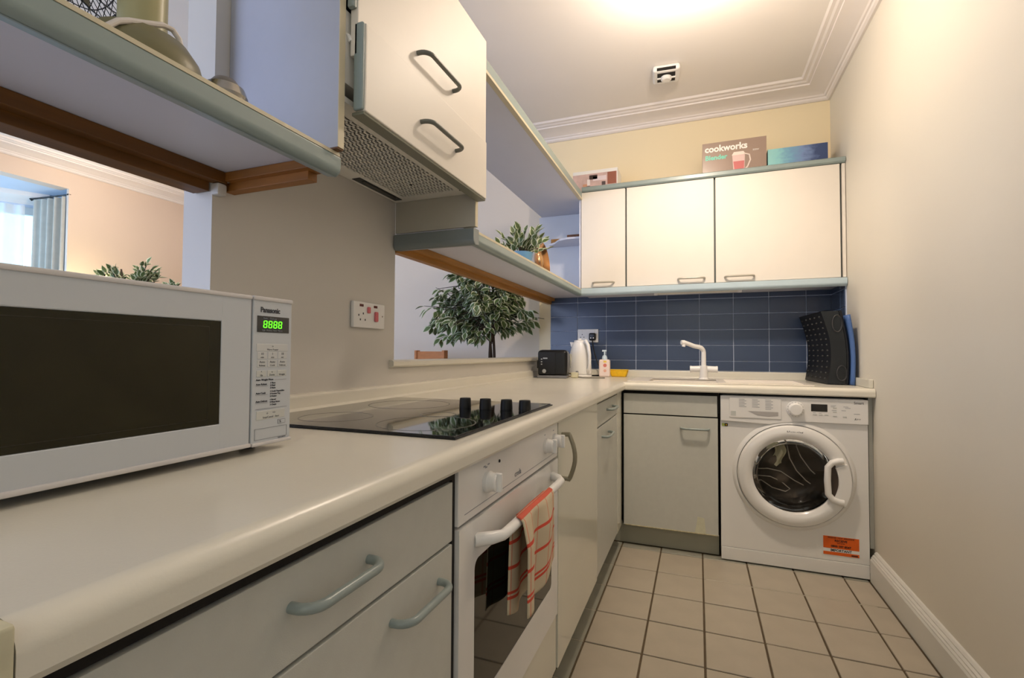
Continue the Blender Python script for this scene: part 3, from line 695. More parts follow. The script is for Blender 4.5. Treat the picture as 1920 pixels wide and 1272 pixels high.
# cooker hood (sits in the cabinet)
hd = thing('cooker_hood', 'white built-in cooker hood with slotted filter grille over the hob', 'cooker hood', (-.86, 1.15, 1.6))
obj('housing', MB().box(XL+.003, XH-.004, HY0+.019, HY1-.021, 1.640, 1.80), M_HOOD, hd, smooth=False)
gy0, gy1, gx0, gx1 = .862, 1.428, -.958, -.752
obj('filter_cavity', MB().box(gx0-.004, gx1+.004, gy0-.004, gy1+.004, 1.6085, 1.639), M_HOODD, hd, smooth=False)
fr = MB().box(XL+.003, gx0, HY0+.019, HY1-.021, 1.600, 1.612).box(gx1, XH-.006, HY0+.019, HY1-.021, 1.600, 1.612)\
    .box(gx0, gx1, HY0+.019, gy0, 1.600, 1.612).box(gx0, gx1, gy1, HY1-.021, 1.600, 1.612)
obj('underside_frame', fr, M_HOOD, hd, smooth=False)
nx, ny = 17, 22
g = MB()
px_, py_ = (gx1-gx0)/nx, (gy1-gy0)/ny
for i in range(nx+1): g.box(gx0+px_*i-.0028, gx0+px_*i+.0028, gy0, gy1, 1.6005, 1.603)
for j in range(ny+1): g.box(gx0, gx1, gy0+py_*j-.0034, gy0+py_*j+.0034, 1.6005, 1.603)
obj('filter_grille', g, M_HOOD, hd, smooth=False)
lp = obj('lamp_slot', MB().box(-1.004, -.974, 1.22, 1.45, 1.5985, 1.601), M_BLK, hd, smooth=False)
obj('lamp_diffuser', MB().box(-.990, -.980, 1.25, 1.42, 1.597, 1.599, .0005), mat('smoky_diffuser', (70, 66, 58), .2), lp, smooth=False)
obj('screw', MB().lathe([(0, 0), (.004, 0), (.003, -.002), (0, -.002)], (-.735, 1.43, 1.6), 'Z', 10), M_BLK, hd)
obj('screw', MB().lathe([(0, 0), (.004, 0), (.003, -.002), (0, -.002)], (-.86, 1.33, 1.6), 'Z', 10), M_BLK, hd)
fp = obj('pull_out_flap', MB().box(-.690, -.664, .846, 1.487, 1.578, 1.772, .004), M_UPPER, hd, label='cream pull-out flap with grey ends')
obj('end_rail', MB().box(-.691, -.667, .838, .847, 1.580, 1.772, .004, 3), M_RAIL, fp)
obj('bottom_rail', MB().box(-.700, -.668, .846, 1.487, 1.572, 1.580, .002), mat('hood_grey_rail', (128, 128, 112), .4), fp)
obj('handle', bow((-.664, 1.070, 1.655), (-.664, 1.262, 1.655), (1, 0, 0), .030, .0060, 14), mat('dark_grey_handle', (104, 106, 98), .35), fp)
obj('slide_arm', MB().tube([(-.74, .836, 1.762), (-.705, .838, 1.745), (-.70, .842, 1.735)], .006, 8), M_WPL, hd)

# peninsula lower shelf
sh = thing('open_shelf', 'white open shelf with aqua rounded edge carrying the blue potted plant above the hatch', 'shelf', (-.87, 2.3, ZS0))
obj('board', MB().box(XL-.02, XS-.03, 1.475, YB-.001, 1.466, ZS1+.001), M_SHELF, sh, smooth=False)
obj('edge_rail', MB().prism(rail_prof(ZS0, ZS1-.008, XS-.035, XS), 1.475, 3.155, 'XZ'), M_RAIL, sh, angle=40)
ep = [(y, z) for y, z in rail_prof(ZS0-.006, ZS1-.004, .035, 0)]
obj('end_rail', MB().prism([(1.475-(y), z) for y, z in [(a-.0, b) for a, b in rail_prof(ZS0-.012, ZS1-.004, -.03, 0.012)]], XL+.004, -.700, 'YZ'), mat('end_rail_grey', (128, 136, 136), .35), sh, angle=40)
obj('edge_banding', MB().box(XS-.045, XS-.002, 1.498, 3.155, ZS1-.008, ZS1+.001), M_EDGE, sh, smooth=False)
obj('rear_batten', MB().box(XL-.022, XL+.006, 1.482, YB-.011, 1.420, 1.446, .001), M_WOOD, sh, smooth=False)
obj('rear_batten_step', MB().box(XL-.022, XL+.030, 1.482, YB-.011, 1.444, 1.4655, .001), M_WOOD, sh, smooth=False)
# upper shelf
sh = thing('open_shelf', 'long high open shelf with aqua-grey edge, level with the top of the back cabinets', 'shelf', (-.87, 2.3, 2.08))
obj('board', MB().box(XL-.075, XS-.02, 1.498, YB-.001, 2.082, 2.106), M_SHELF, sh, smooth=False)
obj('edge_rail', MB().box(XS-.020, XS, 1.518, 3.155, 2.092, 2.135, .004), M_RAIL, sh)
obj('edge_banding', MB().box(XS-.021, XS+.0012, 1.518, 3.155, 2.080, 2.092), M_EDGE, sh, smooth=False)

# back wall cabinets
obj('back_board', MB().box(XP, -.736, YB-.008, YB-.0005, ZS1+.002, 2.081), mat('white_back_board', (216, 218, 224), .4), sh, smooth=False)
bc = thing('wall_cabinet', 'back wall cabinet with three cream lift doors above the blue tiles', 'wall cabinet', (0, 3.3, 1.445))
YC = 3.16
obj('carcass', MB().box(-.728, XR-.003, YC+.022, YB-.001, 1.466, 2.12), mat('cabinet_carcass_white', (206, 206, 202), .5), bc, smooth=False)
obj('side_edge', MB().box(-.734, -.724, YC+.002, YB-.001, 1.485, 2.10), M_SHELF, bc, smooth=False)
obj('door_backing', MB().box(-.724, XR-.003, YC+.018, YC+.022, 1.484, 2.13), mat('grey_gap_backing', (96, 104, 102), .6), bc, smooth=False)
dx = [-.724, -.427, .101, .752]
hnds = [(-.640, -.505), (-.110, .040), (.155, .310)]
for k in range(3):
    a, b2 = dx[k], dx[k+1]
    f = obj('door', MB().box(a+.004, b2-.006, YC, YC+.018, 1.490, 2.128, .0015), M_UPPER, bc)
    h0, h1 = hnds[k]
    hb = bow((h0, YC, 1.520), (h1, YC, 1.520), (0, -1, 0), .032, .0062, 10)
    obj('handle', hb, mat('pale_grey_handle', (176, 170, 156), .3), f)
obj('filler_strip', MB().box(.756, XR-.003, YC, YC+.018, 1.490, 2.128, .001), M_UPPER, bc)
P = [(YC-.012+.012*0, 0)]
pr = [(YC+.03, ZS0+.006), (YC+.0, ZS0+.002), (YC-.012, ZS0+.010), (YC-.018, ZS0+.022), (YC-.016, ZS1), (YC-.010, ZS1+.003), (YC+.03, ZS1+.003)]
obj('light_rail', MB().prism(pr, -.735, XR-.003, 'YZ'), mat('pale_blue_rail', (182, 200, 208), .3), bc, angle=40)
obj('underside', MB().box(-.73, XR-.003, YC+.03, YB-.012, 1.458, 1.466), M_SHELF, bc, smooth=False)
pr = [(YC+.03, 2.130), (YC-.006, 2.130), (YC-.014, 2.138), (YC-.014, 2.158), (YC-.008, 2.163), (YC+.03, 2.163)]
obj('top_rail', MB().prism(pr, -.715, XR-.003, 'YZ'), M_RAIL, bc, angle=40)
obj('top_board', MB().box(-.73, XR-.003, YC+.03, YB-.001, 2.12, 2.145), M_SHELF, bc, smooth=False)
# fluorescent strip
fs = thing('strip_light', 'slim white strip light fixed under the back wall cabinets', 'light', (0, 3.26, 1.44))
obj('tube', MB().tube([(-.255, 3.262, 1.447), (.232, 3.262, 1.447)], .007, 12), mat('tube_glass', (226, 222, 210), .3), fs)
for x in (-.262, .232): obj('end_cap', MB().box(x, x+.022, 3.25, 3.275, 1.436, 1.459, .003), M_WPL, fs)

# corner shelf in the open end
cs = thing('corner_shelf', 'small white corner shelf with wooden lip at the far end of the open shelving', 'shelf', (-.88, 3.35, 1.80))
obj('board', MB().prism([(-1.015, 3.40), (-.96, 3.36), (-.90, 3.27), (-.84, 3.24), (-.736, 3.24), (-.736, YB-.002), (-1.015, YB-.002)], 1.845, 1.858, 'XY'), M_SHELF, cs, smooth=False)
obj('batten', MB().prism([(-1.016, 1.845), (-1.016, 1.905), (-.737, 1.905), (-.737, 1.880), (-.90, 1.872), (-.95, 1.855)], 3.455, YB-.002, 'XZ'), M_WOOD, cs, smooth=False)
o = obj('wooden_block', MB().box(-.87, -.745, 3.36, 3.43, 1.860, 1.905, .003), mat('walnut_block', (116, 74, 46), .5, var=.2)); tag(o, 'small brown wooden block on the corner shelf', 'block')

# ------------------------------------------------------------------ sockets
def socket_faces(par, c, side): pass
sk_ = thing('cooker_switch_socket', 'white double wall plate with socket and red cooker switch on the pier below the hood', 'socket', (XL, 1.32, 1.14))
obj('plate', MB().box(XL+.0005, XL+.014, 1.240, 1.402, 1.138, 1.222, .004), M_WPL, sk_)
xs_ = XL+.014
for y, z, w, h in ((1.277, 1.206, .018, .008), (1.349, 1.206, .018, .008)):
    obj('neon_window', MB().box(xs_-.001, xs_+.0015, y-w/2, y+w/2, z, z+h, .0005), mat('dark_neon', (92, 30, 20), .3), sk_)
for y, z in ((1.264, 1.178), (1.286, 1.184), (1.272, 1.164), (1.296, 1.164)):
    obj('pin_hole', MB().box(xs_-.001, xs_+.0006, y-.002, y+.002, z-.003, z+.003), M_BLK, sk_, smooth=False)
obj('rocker', MB().box(xs_-.001, xs_+.006, 1.305, 1.319, 1.186, 1.207, .003), M_RED, sk_)
obj('rocker', MB().box(xs_-.001, xs_+.008, 1.342, 1.358, 1.160, 1.194, .004), M_RED, sk_)
obj('screw', MB().box(xs_-.001, xs_+.001, 1.385, 1.389, 1.178, 1.183, .001), M_CHROME, sk_)
s2 = thing('double_socket', 'white double socket on the blue tiles behind the kettle', 'socket', (-.74, YB, 1.13))
YK = YB-.0115
obj('plate', MB().box(-.815, -.664, YK-.010, YK, 1.137, 1.232, .003), M_WPL, s2)
for x in (-.785, -.693):
    obj('rocker', MB().box(x-.006, x+.006, YK-.013, YK-.009, 1.208, 1.224, .001), M_WPL, s2)
for x, z in ((-.780, 1.194), (-.792, 1.174), (-.768, 1.174)):
    obj('pin_hole', MB().box(x-.003, x+.003, YK-.0106, YK-.009, z-.003, z+.003), M_BLK, s2, smooth=False)
pg = thing('kettle_plug', 'black mains plug with trailing cable in the double socket', 'plug', (-.70, YK-.03, 1.16))
obj('plug_body', MB().box(-.727, -.678, YK-.040, YK-.0102, 1.150, 1.204, .010, 3), M_BLK, pg)
obj('cable', MB().tube([(-.700, YK-.036, 1.152), (-.697, YK-.04, 1.12), (-.685, YK-.04, 1.06), (-.660, YK-.05, .99), (-.630, YK-.06, .935), (-.625, YK-.07, .91), (-.65, YK-.10, .905), (-.69, 3.34, .905)], .0045, 8), M_BLK, pg)
for x in (-.712, -.693): obj('plug_screw', MB().lathe([(0, 0), (.004, 0), (.003, .001), (0, .001)], (x, YK-.040, 1.168), 'Y', 10), M_WPL, pg)

# ------------------------------------------------------------------ toaster, kettle, bottle, sponge
ts = thing('toaster', 'black two-slice toaster in the far corner of the worktop', 'toaster', (-.868, 3.02, ZT), R(8))
obj('body', MB().box(-.095, .095, -.065, .065, .012, .178, .022, 4), M_BLK, ts, local=True)
obj('front_fascia', MB().box(-.086, .02, -.068, -.061, .024, .166, .004), M_BLKM, ts, local=True)
obj('base', MB().box(-.096, .094, -.072, .066, .0, .018, .006), mat('grey_base', (116, 116, 118), .35), ts, local=True)
for y in (-.03, .03): obj('slot', MB().box(-.07, .07, y-.012, y+.012, .1775, .1795), M_HOODD, ts, smooth=False, local=True)
obj('dial', MB().lathe([(0, 0), (.013, 0), (.012, .008), (0, .009)], (-.050, -.068, .045), 'Y', 20), M_SLV, ts, local=True)
for z in (.085, .10, .117): obj('button', MB().box(-.072, -.063, -.0705, -.066, z, z+.007, .001), M_SLV, ts, local=True)
obj('logo_plate', MB().box(-.058, -.030, -.0695, -.0675, .122, .130), M_SLV, ts, local=True)
obj('lever', MB().box(-.106, -.092, -.02, .02, .06, .115, .004), M_BLK, ts, local=True)

ke = thing('kettle', 'white cordless kettle beside the toaster', 'kettle', (-.752, 3.26, ZT), R(-20))
prof = [(0, .018), (.078, .018), (.080, .03), (.078, .08), (.070, .14), (.058, .195), (.048, .228), (.036, .240), (0, .243)]
kb = MB().lathe(prof, (0, 0, 0), 'Z', 40)
obj('body', kb, M_WPL, ke, local=True)
obj('base', MB().lathe([(0, 0), (.080, 0), (.082, .008), (.076, .016), (0, .016)], (0, 0, 0), 'Z', 32), M_WPL, ke, local=True)
obj('handle', MB().tube([(.04, -.01, .228), (.062, -.022, .240), (.085, -.03, .215), (.098, -.034, .15), (.098, -.034, .09), (.088, -.03, .05), (.072, -.022, .04)], [.012, .013, .012, .011, .011, .012, .012], 12), M_WPL, ke, local=True)
obj('lid', MB().lathe([(0, .236), (.040, .234), (.038, .246), (.014, .250), (.012, .258), (0, .259)], (0, 0, 0), 'Z', 28), M_WPL, ke, local=True)
obj('spout', MB().prism([(-.048, .232), (-.074, .236), (-.064, .205), (-.054, .195)], -.014, .014, 'XZ', .003), M_WPL, ke, local=True)
obj('water_gauge', MB().box(-.030, -.022, -.079, -.058, .065, .165, .003, rot=((0, 0, .1), 'X', R(8))).xf(Matrix.Translation((0, 0, 0))), mat('gauge_grey', (176, 174, 162), .3), ke, local=True)
obj('switch', MB().box(.020, .036, -.082, -.070, .030, .040, .002), M_INKL, ke, local=True)

sb = thing('soap_dispenser', 'pump soap bottle with pale blue pump and pink label next to the sink', 'bottle', (-.590, 3.30, ZT))
obj('bottle', MB().box(-.037, .037, -.022, .022, 0, .118, .012, 4), mat('pale_pink_soap', (244, 224, 214), .25), sb, local=True)
obj('neck', MB().lathe([(0, .116), (.018, .116), (.018, .128), (.014, .142), (.008, .146), (0, .146)], (0, 0, 0), 'Z', 24), mat('pale_blue_pump', (206, 222, 232), .3), sb, local=True)
obj('pump', MB().tube([(0, 0, .14), (0, 0, .172)], .0055, 10).tube([(-.016, -.002, .176), (.013, 0, .176)], .0062, 10), mat('pale_blue_pump', (206, 222, 232), .3), sb, local=True)
obj('label_dot', MB().lathe([(0, 0), (.012, 0), (.012, .0006), (0, .0006)], (.006, -.022, .078), 'Y', 24), mat('pink_label', (222, 128, 112), .5), sb, local=True)
obj('label_dot', MB().lathe([(0, 0), (.010, 0), (.010, .0006), (0, .0006)], (.006, -.022, .042), 'Y', 24), mat('peach_label', (232, 176, 150), .5), sb, local=True)
obj('label_tab', MB().box(-.004, .016, -.0226, -.0215, .096, .110), mat('yellow_label', (240, 206, 90), .5), sb, local=True)
sg = thing('sponge_holder', 'yellow sponge dish between the soap bottle and the tap', 'sponge', (-.503, 3.36, ZT))
b = bmesh.new(); bmesh.ops.create_cube(b, size=1)
for v in b.verts: k = 1.0 if v.co.z > 0 else .78; v.co = Vector((v.co.x*.125*k, v.co.y*.07*k, (v.co.z+.5)*.045))
bmesh.ops.bevel(b, geom=b.edges[:], offset=.008, segments=3, profile=.5, affect='EDGES')
obj('dish', b, M_YEL, sg, local=True)
obj('rim', MB().box(-.063, .063, -.036, .036, .0445, .0495, .002), mat('yellow_rim', (244, 202, 44), .5), sg, local=True)
cw = thing('cable_tidy', 'small beige plug and loose cable lying between toaster and kettle', 'plug', (-.740, 3.07, ZT))
obj('plug_body', MB().box(-.025, .022, -.018, .018, .0, .036, .008, 3), mat('beige_plug', (214, 208, 176), .4), cw, local=True)
for x, z in ((-.03, .028), (-.03, .010)): obj('pin', MB().box(x-.014, x+.01, -.004, .004, z-.003, z+.003), mat('brass_pin', (150, 120, 60), .3, metal=.8), cw, local=True)
obj('cable', MB().tube([(.02, 0, .006), (.05, -.02, .004), (.10, -.025, .004), (.15, -.01, .004), (.19, .01, .004)], .003, 8), mat('grey_cable', (110, 104, 90), .5), cw, local=True)

# ------------------------------------------------------------------ sink and tap
M_SINK = mat('cream_sink', (236, 228, 216), .25, var=.01)
sn = thing('inset_sink', 'cream inset sink with ridged drainer in front of the blue tiles', 'sink', (.08, 3.0, ZT))
rim = MB()
bx0, bx1, by0, by1 = -.26, .10, 2.84, 3.12
rim.box(SX0-.012, bx0, SY0-.012, SY1+.02, ZT+.0003, ZT+.006, .002).box(bx0, bx1, SY0-.012, by0, ZT+.0003, ZT+.006).box(bx0, bx1, by1, SY1+.02, ZT+.0003, ZT+.006).box(bx1, SX1+.012, SY0-.012, SY1+.02, ZT+.0003, ZT+.006, .002)
obj('rim', rim, M_SINK, sn, smooth=False)
bo = MB().box(bx0-.004, bx0, by0, by1, ZT-.16, ZT+.004).box(bx1, bx1+.004, by0, by1, ZT-.16, ZT+.004).box(bx0, bx1, by0-.004, by0, ZT-.16, ZT+.004).box(bx0, bx1, by1, by1+.004, ZT-.16, ZT+.004).box(bx0, bx1, by0, by1, ZT-.164, ZT-.16)
obj('bowl', bo, M_SINK, sn, smooth=False)
obj('waste', MB().lathe([(0, 0), (.035, 0), (.03, .002), (0, .002)], (-.08, 2.98, ZT-.16), 'Z', 24), M_CHROME, sn)
for k in range(9): obj('drainer_ridge', MB().box(.14, .50, 2.83+.036*k, 2.838+.036*k, ZT+.006, ZT+.0095, .0015), M_SINK, sn)
tp = thing('mixer_tap', 'white mixer tap with swivel spout and two wing controls on the sink', 'tap', (.033, 3.16, ZT+.006))
obj('base', MB().lathe([(0, 0), (.028, 0), (.027, .006), (.024, .010), (.024, .078), (.022, .082), (0, .082)], (0, 0, 0), 'Z', 28), M_WPL, tp, local=True)
for s_ in (-1, 1):
    obj('control', MB().tube([(s_*.020, 0, .062), (s_*.068, 0, .060)], .0190, 18).tube([(s_*.068, 0, .060), (s_*.078, 0, .060)], .0205, 18), M_WPL, tp, local=True)
spts = [(0, 0, .080), (0, 0, .16)]+[(-.030+.030*math.cos(a), -.0-.004*k, .16+.034*math.sin(a)) for k, a in enumerate([R(15*j) for j in range(1, 6)])]+[(-.055, -.03, .200), (-.10, -.055, .218), (-.112, -.060, .222)]
obj('spout', MB().tube(spts, [.0145, .0135]+[.0135]*5+[.0130, .0130, .0125], 16), M_WPL, tp, local=True)
obj('aerator', MB().tube([(-.108, -.058, .220), (-.126, -.066, .222)], [.0155, .0135], 14).tube([(-.110, -.060, .214), (-.113, -.062, .196)], .0105, 12), M_WPL, tp, local=True)

# ------------------------------------------------------------------ dish rack and blue tray (stood on edge by the right wall)
dk = thing('dish_rack', 'black plastic dish rack stood on its side against the right end wall', 'dish rack', (.66, 3.20, ZT))
def curve_x(t): return .018*math.sin(t*PI)         # bowed base
H_, D0, D1 = .385, 2.995, 3.43
def bx_(t, yy): # x of the base at height t (0..1)
    s = (yy-D0)/(D1-D0)
    return .640-.026*s + .030*math.sin(t*PI)*1.0 - .028*t
def base_f(u, v): y = D0+(D1-D0)*u; return Vector((bx_(v, y), y, ZT+.004+H_*v))
rk = MB().grid(base_f, 10, 14)
rk2 = MB().grid(lambda u, v: base_f(u, v)+Vector((.006, 0, 0)), 10, 14); 
for m_ in (rk2,):
    me = bpy.data.meshes.new('t'); m_.b.to_mesh(me); rk.b.from_mesh(me); m_.b.free()
obj('tray_base', rk, M_BLKM, dk)
def side_strip(y, d=.082, t0=.0, t1=1.0): # wall of the tray at constant y
    return MB().grid(lambda u, v: Vector((bx_(t0+(t1-t0)*v, y)+d*u*(1-.15*math.sin(v*PI)), y-.012*u if y < 3.2 else y+.008*u, ZT+.004+H_*(t0+(t1-t0)*v))), 6, 16)
nw = MB()
for d in (0, .005):
    g_ = side_strip(D0, .084); g_.xf(Matrix.Translation((0, d, 0))); me = bpy.data.meshes.new('t'); g_.b.to_mesh(me); nw.b.from_mesh(me); g_.b.free()
obj('side_wall', nw, M_BLK, dk)
obj('side_wall', side_strip(D1, .084), M_BLK, dk)
def capw(v): # top or bottom wall
    return MB().grid(lambda u, w: Vector((bx_(v, D0+(D1-D0)*w)+.080*u, D0+(D1-D0)*w, ZT+.004+H_*v+(.012*u if v > .5 else 0))), 4, 8)
obj('end_wall', capw(1), M_BLK, dk); obj('end_wall', capw(0), M_BLK, dk)
# rim round the open side and the handle loop
rp = [Vector((bx_(v, D0)+.084*(1-.15*math.sin(v*PI)), D0-.013, ZT+.008+(H_-.004)*v)) for v in [k/12 for k in range(13)]]
obj('rim', MB().tube(rp, .007, 8), M_BLKM, dk)
for (t0, t1) in ((.72, .95), (.06, .26)):
    lp_ = [Vector((bx_((t0+t1)/2, D0)+.052+.022*math.cos(a), D0-.014, ZT+H_*((t0+t1)/2)+H_*(t1-t0)/2*math.sin(a))) for a in [2*PI*k/20 for k in range(21)]]
    obj('handle_loop', MB().tube(lp_, .004, 6), M_DKG, dk)
pegs = {}
pm = MB().lathe([(0, -.006), (.004, -.006), (.0055, 0), (.0035, .004), (0, .004)], (0, 0, 0), 'X', 8)
pme = bpy.data.meshes.new('peg'); pm.b.to_mesh(pme); pm.b.free(); pme.materials.append(M_DKG)
for i in range(5):
    for j in range(12):
        y = D0+.05+.085*i; t = .07+.078*j; o = bpy.data.objects.new('peg', pme); COL.objects.link(o)
        o.parent = dk; o.location = Vector((bx_(t, y)-.001, y, ZT+.004+H_*t))-wloc(dk)
obj('support_bar', MB().box(.655, .725, D0+.30, D0+.34, ZT+.30, ZT+.345, .004), M_BLKM, dk)
tb = obj('blue_tray', MB().grid(lambda u, v: Vector((.750-.016*v+.012*math.sin(v*PI), 2.950+.40*u, ZT+.002+.365*v)), 4, 16), mat('blue_plastic_tray', (74, 104, 158), .4))
sm_ = tb.modifiers.new('solid', 'SOLIDIFY'); sm_.thickness = .013
tag(tb, 'blue plastic tray wedged between the black dish rack and the wall', 'tray')

# ------------------------------------------------------------------ things on top of the back cabinets
ZB = 2.1455
bxx = thing('blender_box', 'taupe blender carton with white lettering on top of the back cabinets', 'box', (.214, 3.34, ZB))
obj('carton', MB().box(.034, .394, 3.25, 3.43, ZB, 2.380, .0015), M_BOX, bxx)
yf_ = 3.2495
text('cookworks', .0560, M_TXTW, bxx, (.048, yf_, 2.322), (1, 0, 0), (0, 0, 1), 'lettering', bold=.0018, sx=.95)
text('Blender', .040, M_TEAL, bxx, (.050, yf_, 2.272), (1, 0, 0), (0, 0, 1), 'lettering', bold=.0014)
jg = obj('printed_jug', MB().prism([(.212, 2.172), (.272, 2.172), (.276, 2.285), (.205, 2.285)], yf_-.0006, yf_+.0004, 'XZ'), mat('printed_jug_pink', (226, 196, 190), .4), bxx, smooth=False)
obj('printed_drink', MB().prism([(.216, 2.196), (.270, 2.196), (.272, 2.245), (.211, 2.245)], yf_-.0012, yf_, 'XZ'), mat('printed_drink_red', (204, 110, 108), .4), jg, smooth=False)
obj('printed_lid', MB().prism([(.202, 2.284), (.280, 2.284), (.268, 2.304), (.214, 2.304)], yf_-.0012, yf_, 'XZ'), mat('printed_lid_white', (240, 224, 214), .4), jg, smooth=False)
obj('printed_handle', MB().tube([(.272, yf_-.0004, 2.288), (.300, yf_-.0004, 2.278), (.306, yf_-.0004, 2.245), (.290, yf_-.0004, 2.205), (.272, yf_-.0004, 2.190)], .0045, 6), mat('printed_lid_white', (240, 224, 214), .4), jg)
text('350W', .014, M_TXTW, bxx, (.318, yf_, 2.300), (1, 0, 0), (0, 0, 1), 'lettering')
# blue gradient box
M_GRAD = bpy.data.materials.new('blue_gradient_card'); M_GRAD.use_nodes = True
n = M_GRAD.node_tree.nodes; l = M_GRAD.node_tree.links; tc = n.new('ShaderNodeTexCoord'); sx = n.new('ShaderNodeSeparateXYZ'); rm = n.new('ShaderNodeValToRGB'); ns = n.new('ShaderNodeTexNoise'); ns.inputs['Scale'].default_value = 9
ad = n.new('ShaderNodeMath'); ad.operation = 'MULTIPLY_ADD'; ad.inputs[1].default_value = .35
l.new(tc.outputs['Generated'], sx.inputs[0]); l.new(tc.outputs['Generated'], ns.inputs[0]); l.new(ns.outputs[0], ad.inputs[0]); l.new(sx.outputs[0], ad.inputs[2]); l.new(ad.outputs[0], rm.inputs[0])
e = rm.color_ramp.elements; e[0].position = .1; e[0].color = (*lin((150, 206, 204)), 1); e[1].position = 1.1; e[1].color = (*lin((48, 70, 116)), 1)
for p_, c_ in ((.35, (140, 202, 206)), (.55, (112, 160, 192)), (.8, (116, 140, 186))): q = e.new(p_); q.color = (*lin(c_), 1)
l.new(rm.outputs[0], n['Principled BSDF'].inputs['Base Color']); n['Principled BSDF'].inputs['Roughness'].default_value = .35
o = obj('blue_box', MB().box(.401, .711, 3.25, 3.42, ZB, 2.292, .001), M_GRAD); tag(o, 'turquoise to navy shaded flat box on top of the back cabinets near the wall', 'box')
# photo printed box
pb = thing('picture_box', 'small white carton with a printed photo on the left of the back cabinet top', 'box', (-.65, 3.33, ZB))
obj('carton', MB().box(-.80, -.495, 3.25, 3.42, ZB, 2.306, .001), M_WPL, pb)
ph = obj('printed_photo', MB().box(-.799, -.500, 3.249, 3.2505, ZB+.01, 2.283), mat('photo_ground', (206, 178, 172), .4, var=.15, scale=20), pb, smooth=False)
for i_, (a, b2, c, d, co) in enumerate(((-.562, -.503, 2.20, 2.281, (150, 92, 72)), (-.685, -.63, 2.243, 2.272, (58, 42, 34)), (-.66, -.57, 2.232, 2.262, (226, 212, 216)), (-.70, -.68, 2.205, 2.245, (236, 226, 224)),
                              (-.60, -.575, 2.196, 2.222, (88, 74, 72)), (-.705, -.68, 2.182, 2.200, (100, 90, 96)), (-.73, -.70, 2.19, 2.215, (202, 150, 120)))):
    obj('printed_shape', MB().box(a, b2, 3.2483, 3.2495, c, d), mat('photo_patch_%d' % i_, co, .4), ph, smooth=False)
o = obj('storage_tin', MB().box(-.93, -.80, 2.82, 3.02, 2.1065, 2.262, .012, 3), mat('grey_beige_tin', (172, 160, 146), .4)); tag(o, 'grey-beige tin peeping over the edge of the high open shelf', 'tin')

# ------------------------------------------------------------------ on the left shelf: fan etc.
ZF = ZS1+.0025
fn = thing('desk_fan', 'cream desk fan with black wire guard on the shelf above the microwave', 'fan', (-.80, .50, ZF))
FX, FY = -.806, .487
obj('base', MB().lathe([(0, 0), (.080, 0), (.082, .012), (.077, .030), (.062, .052), (.042, .062), (0, .064)], (FX, FY, ZF), 'Z', 48), mat('olive_fan_base', (118, 112, 80), .4), fn)
obj('column', MB().tube([(FX, FY, ZF+.05), (FX, FY, ZF+.26)], .032, 28), M_FAN, fn)
obj('motor', MB().tube([(FX-.10, FY-.05, ZF+.30), (FX+.05, FY+.03, ZF+.30)], [.05, .045], 20), M_FAN, fn)
GC, GR_ = Vector((FX-.075, FY-.045, ZF+.250)), .165
ax = Vector((-.9, -.42, .0)).normalized(); uu = ax.cross(Vector((0, 0, 1))).normalized(); vv = Vector((0, 0, 1))
gd = MB()
for rr, off in ((GR_, 0), (GR_, .02), (.155, .026), (.142, .03), (.128, .034), (.11, .036), (.095, .038), (.08, .04), (.05, .042), (.155, -.018), (.14, -.03), (.12, -.034), (.10, -.036)):
    gd.tube([GC+ax*off+(uu*math.cos(a)+vv*math.sin(a))*rr for a in [2*PI*k/40 for k in range(41)]], .0011, 4, False)
for k in range(72):
    a = 2*PI*k/72; d_ = uu*math.cos(a)+vv*math.sin(a)
    gd.tube([GC+ax*.04+d_*.03, GC+ax*.036+d_*.09, GC+ax*.02+d_*GR_, GC-ax*.01+d_*GR_, GC-ax*.034+d_*.10, GC-ax*.036+d_*.05], .0008, 4, False)
obj('guard', gd, M_BLK, fn)
for k in range(3):
    a = 2*PI*k/3+.4; d_ = uu*math.cos(a)+vv*math.sin(a); e_ = uu*-math.sin(a)+vv*math.cos(a)
    obj('blade', MB().grid(lambda u, v: GC+d_*(.03+.10*u)+e_*((v-.5)*(.04+.06*u))+ax*(.018*(v-.5)), 5, 4), mat('olive_blade', (120, 112, 70), .4), fn)
obj('power_cable', MB().tube([(-.757, .405, ZF+.012), (-.757, .415, ZF+.024), (-.757, .425, ZF+.036), (-.757, .440, ZF+.046), (-.757, .461, ZF+.056), (-.757, .486, ZF+.069), (-.757, .500, ZF+.071), (-.757, .510, ZF+.063), (-.757, .514, ZF+.050), (-.757, .515, ZF+.032), (-.757, .516, ZF+.002)], .0042, 10), M_CABLE, fn)
sm = thing('rounded_gadget', 'small rounded dark and silver gadget beside the fan on the shelf', 'gadget', (-.78, .60, ZF))
obj('shell', MB().lathe([(0, 0), (.033, 0), (.036, .02), (.030, .040), (.018, .056), (0, .062)], (-.785, .612, ZF), 'Z', 28), mat('brown_grey_shell', (112, 104, 92), .35), sm)
obj('silver_band', MB().lathe([(.0345, .018), (.0375, .026), (.0315, .042), (.029, .040)], (-.785, .612, ZF), 'Z', 28), M_CHROME, sm)

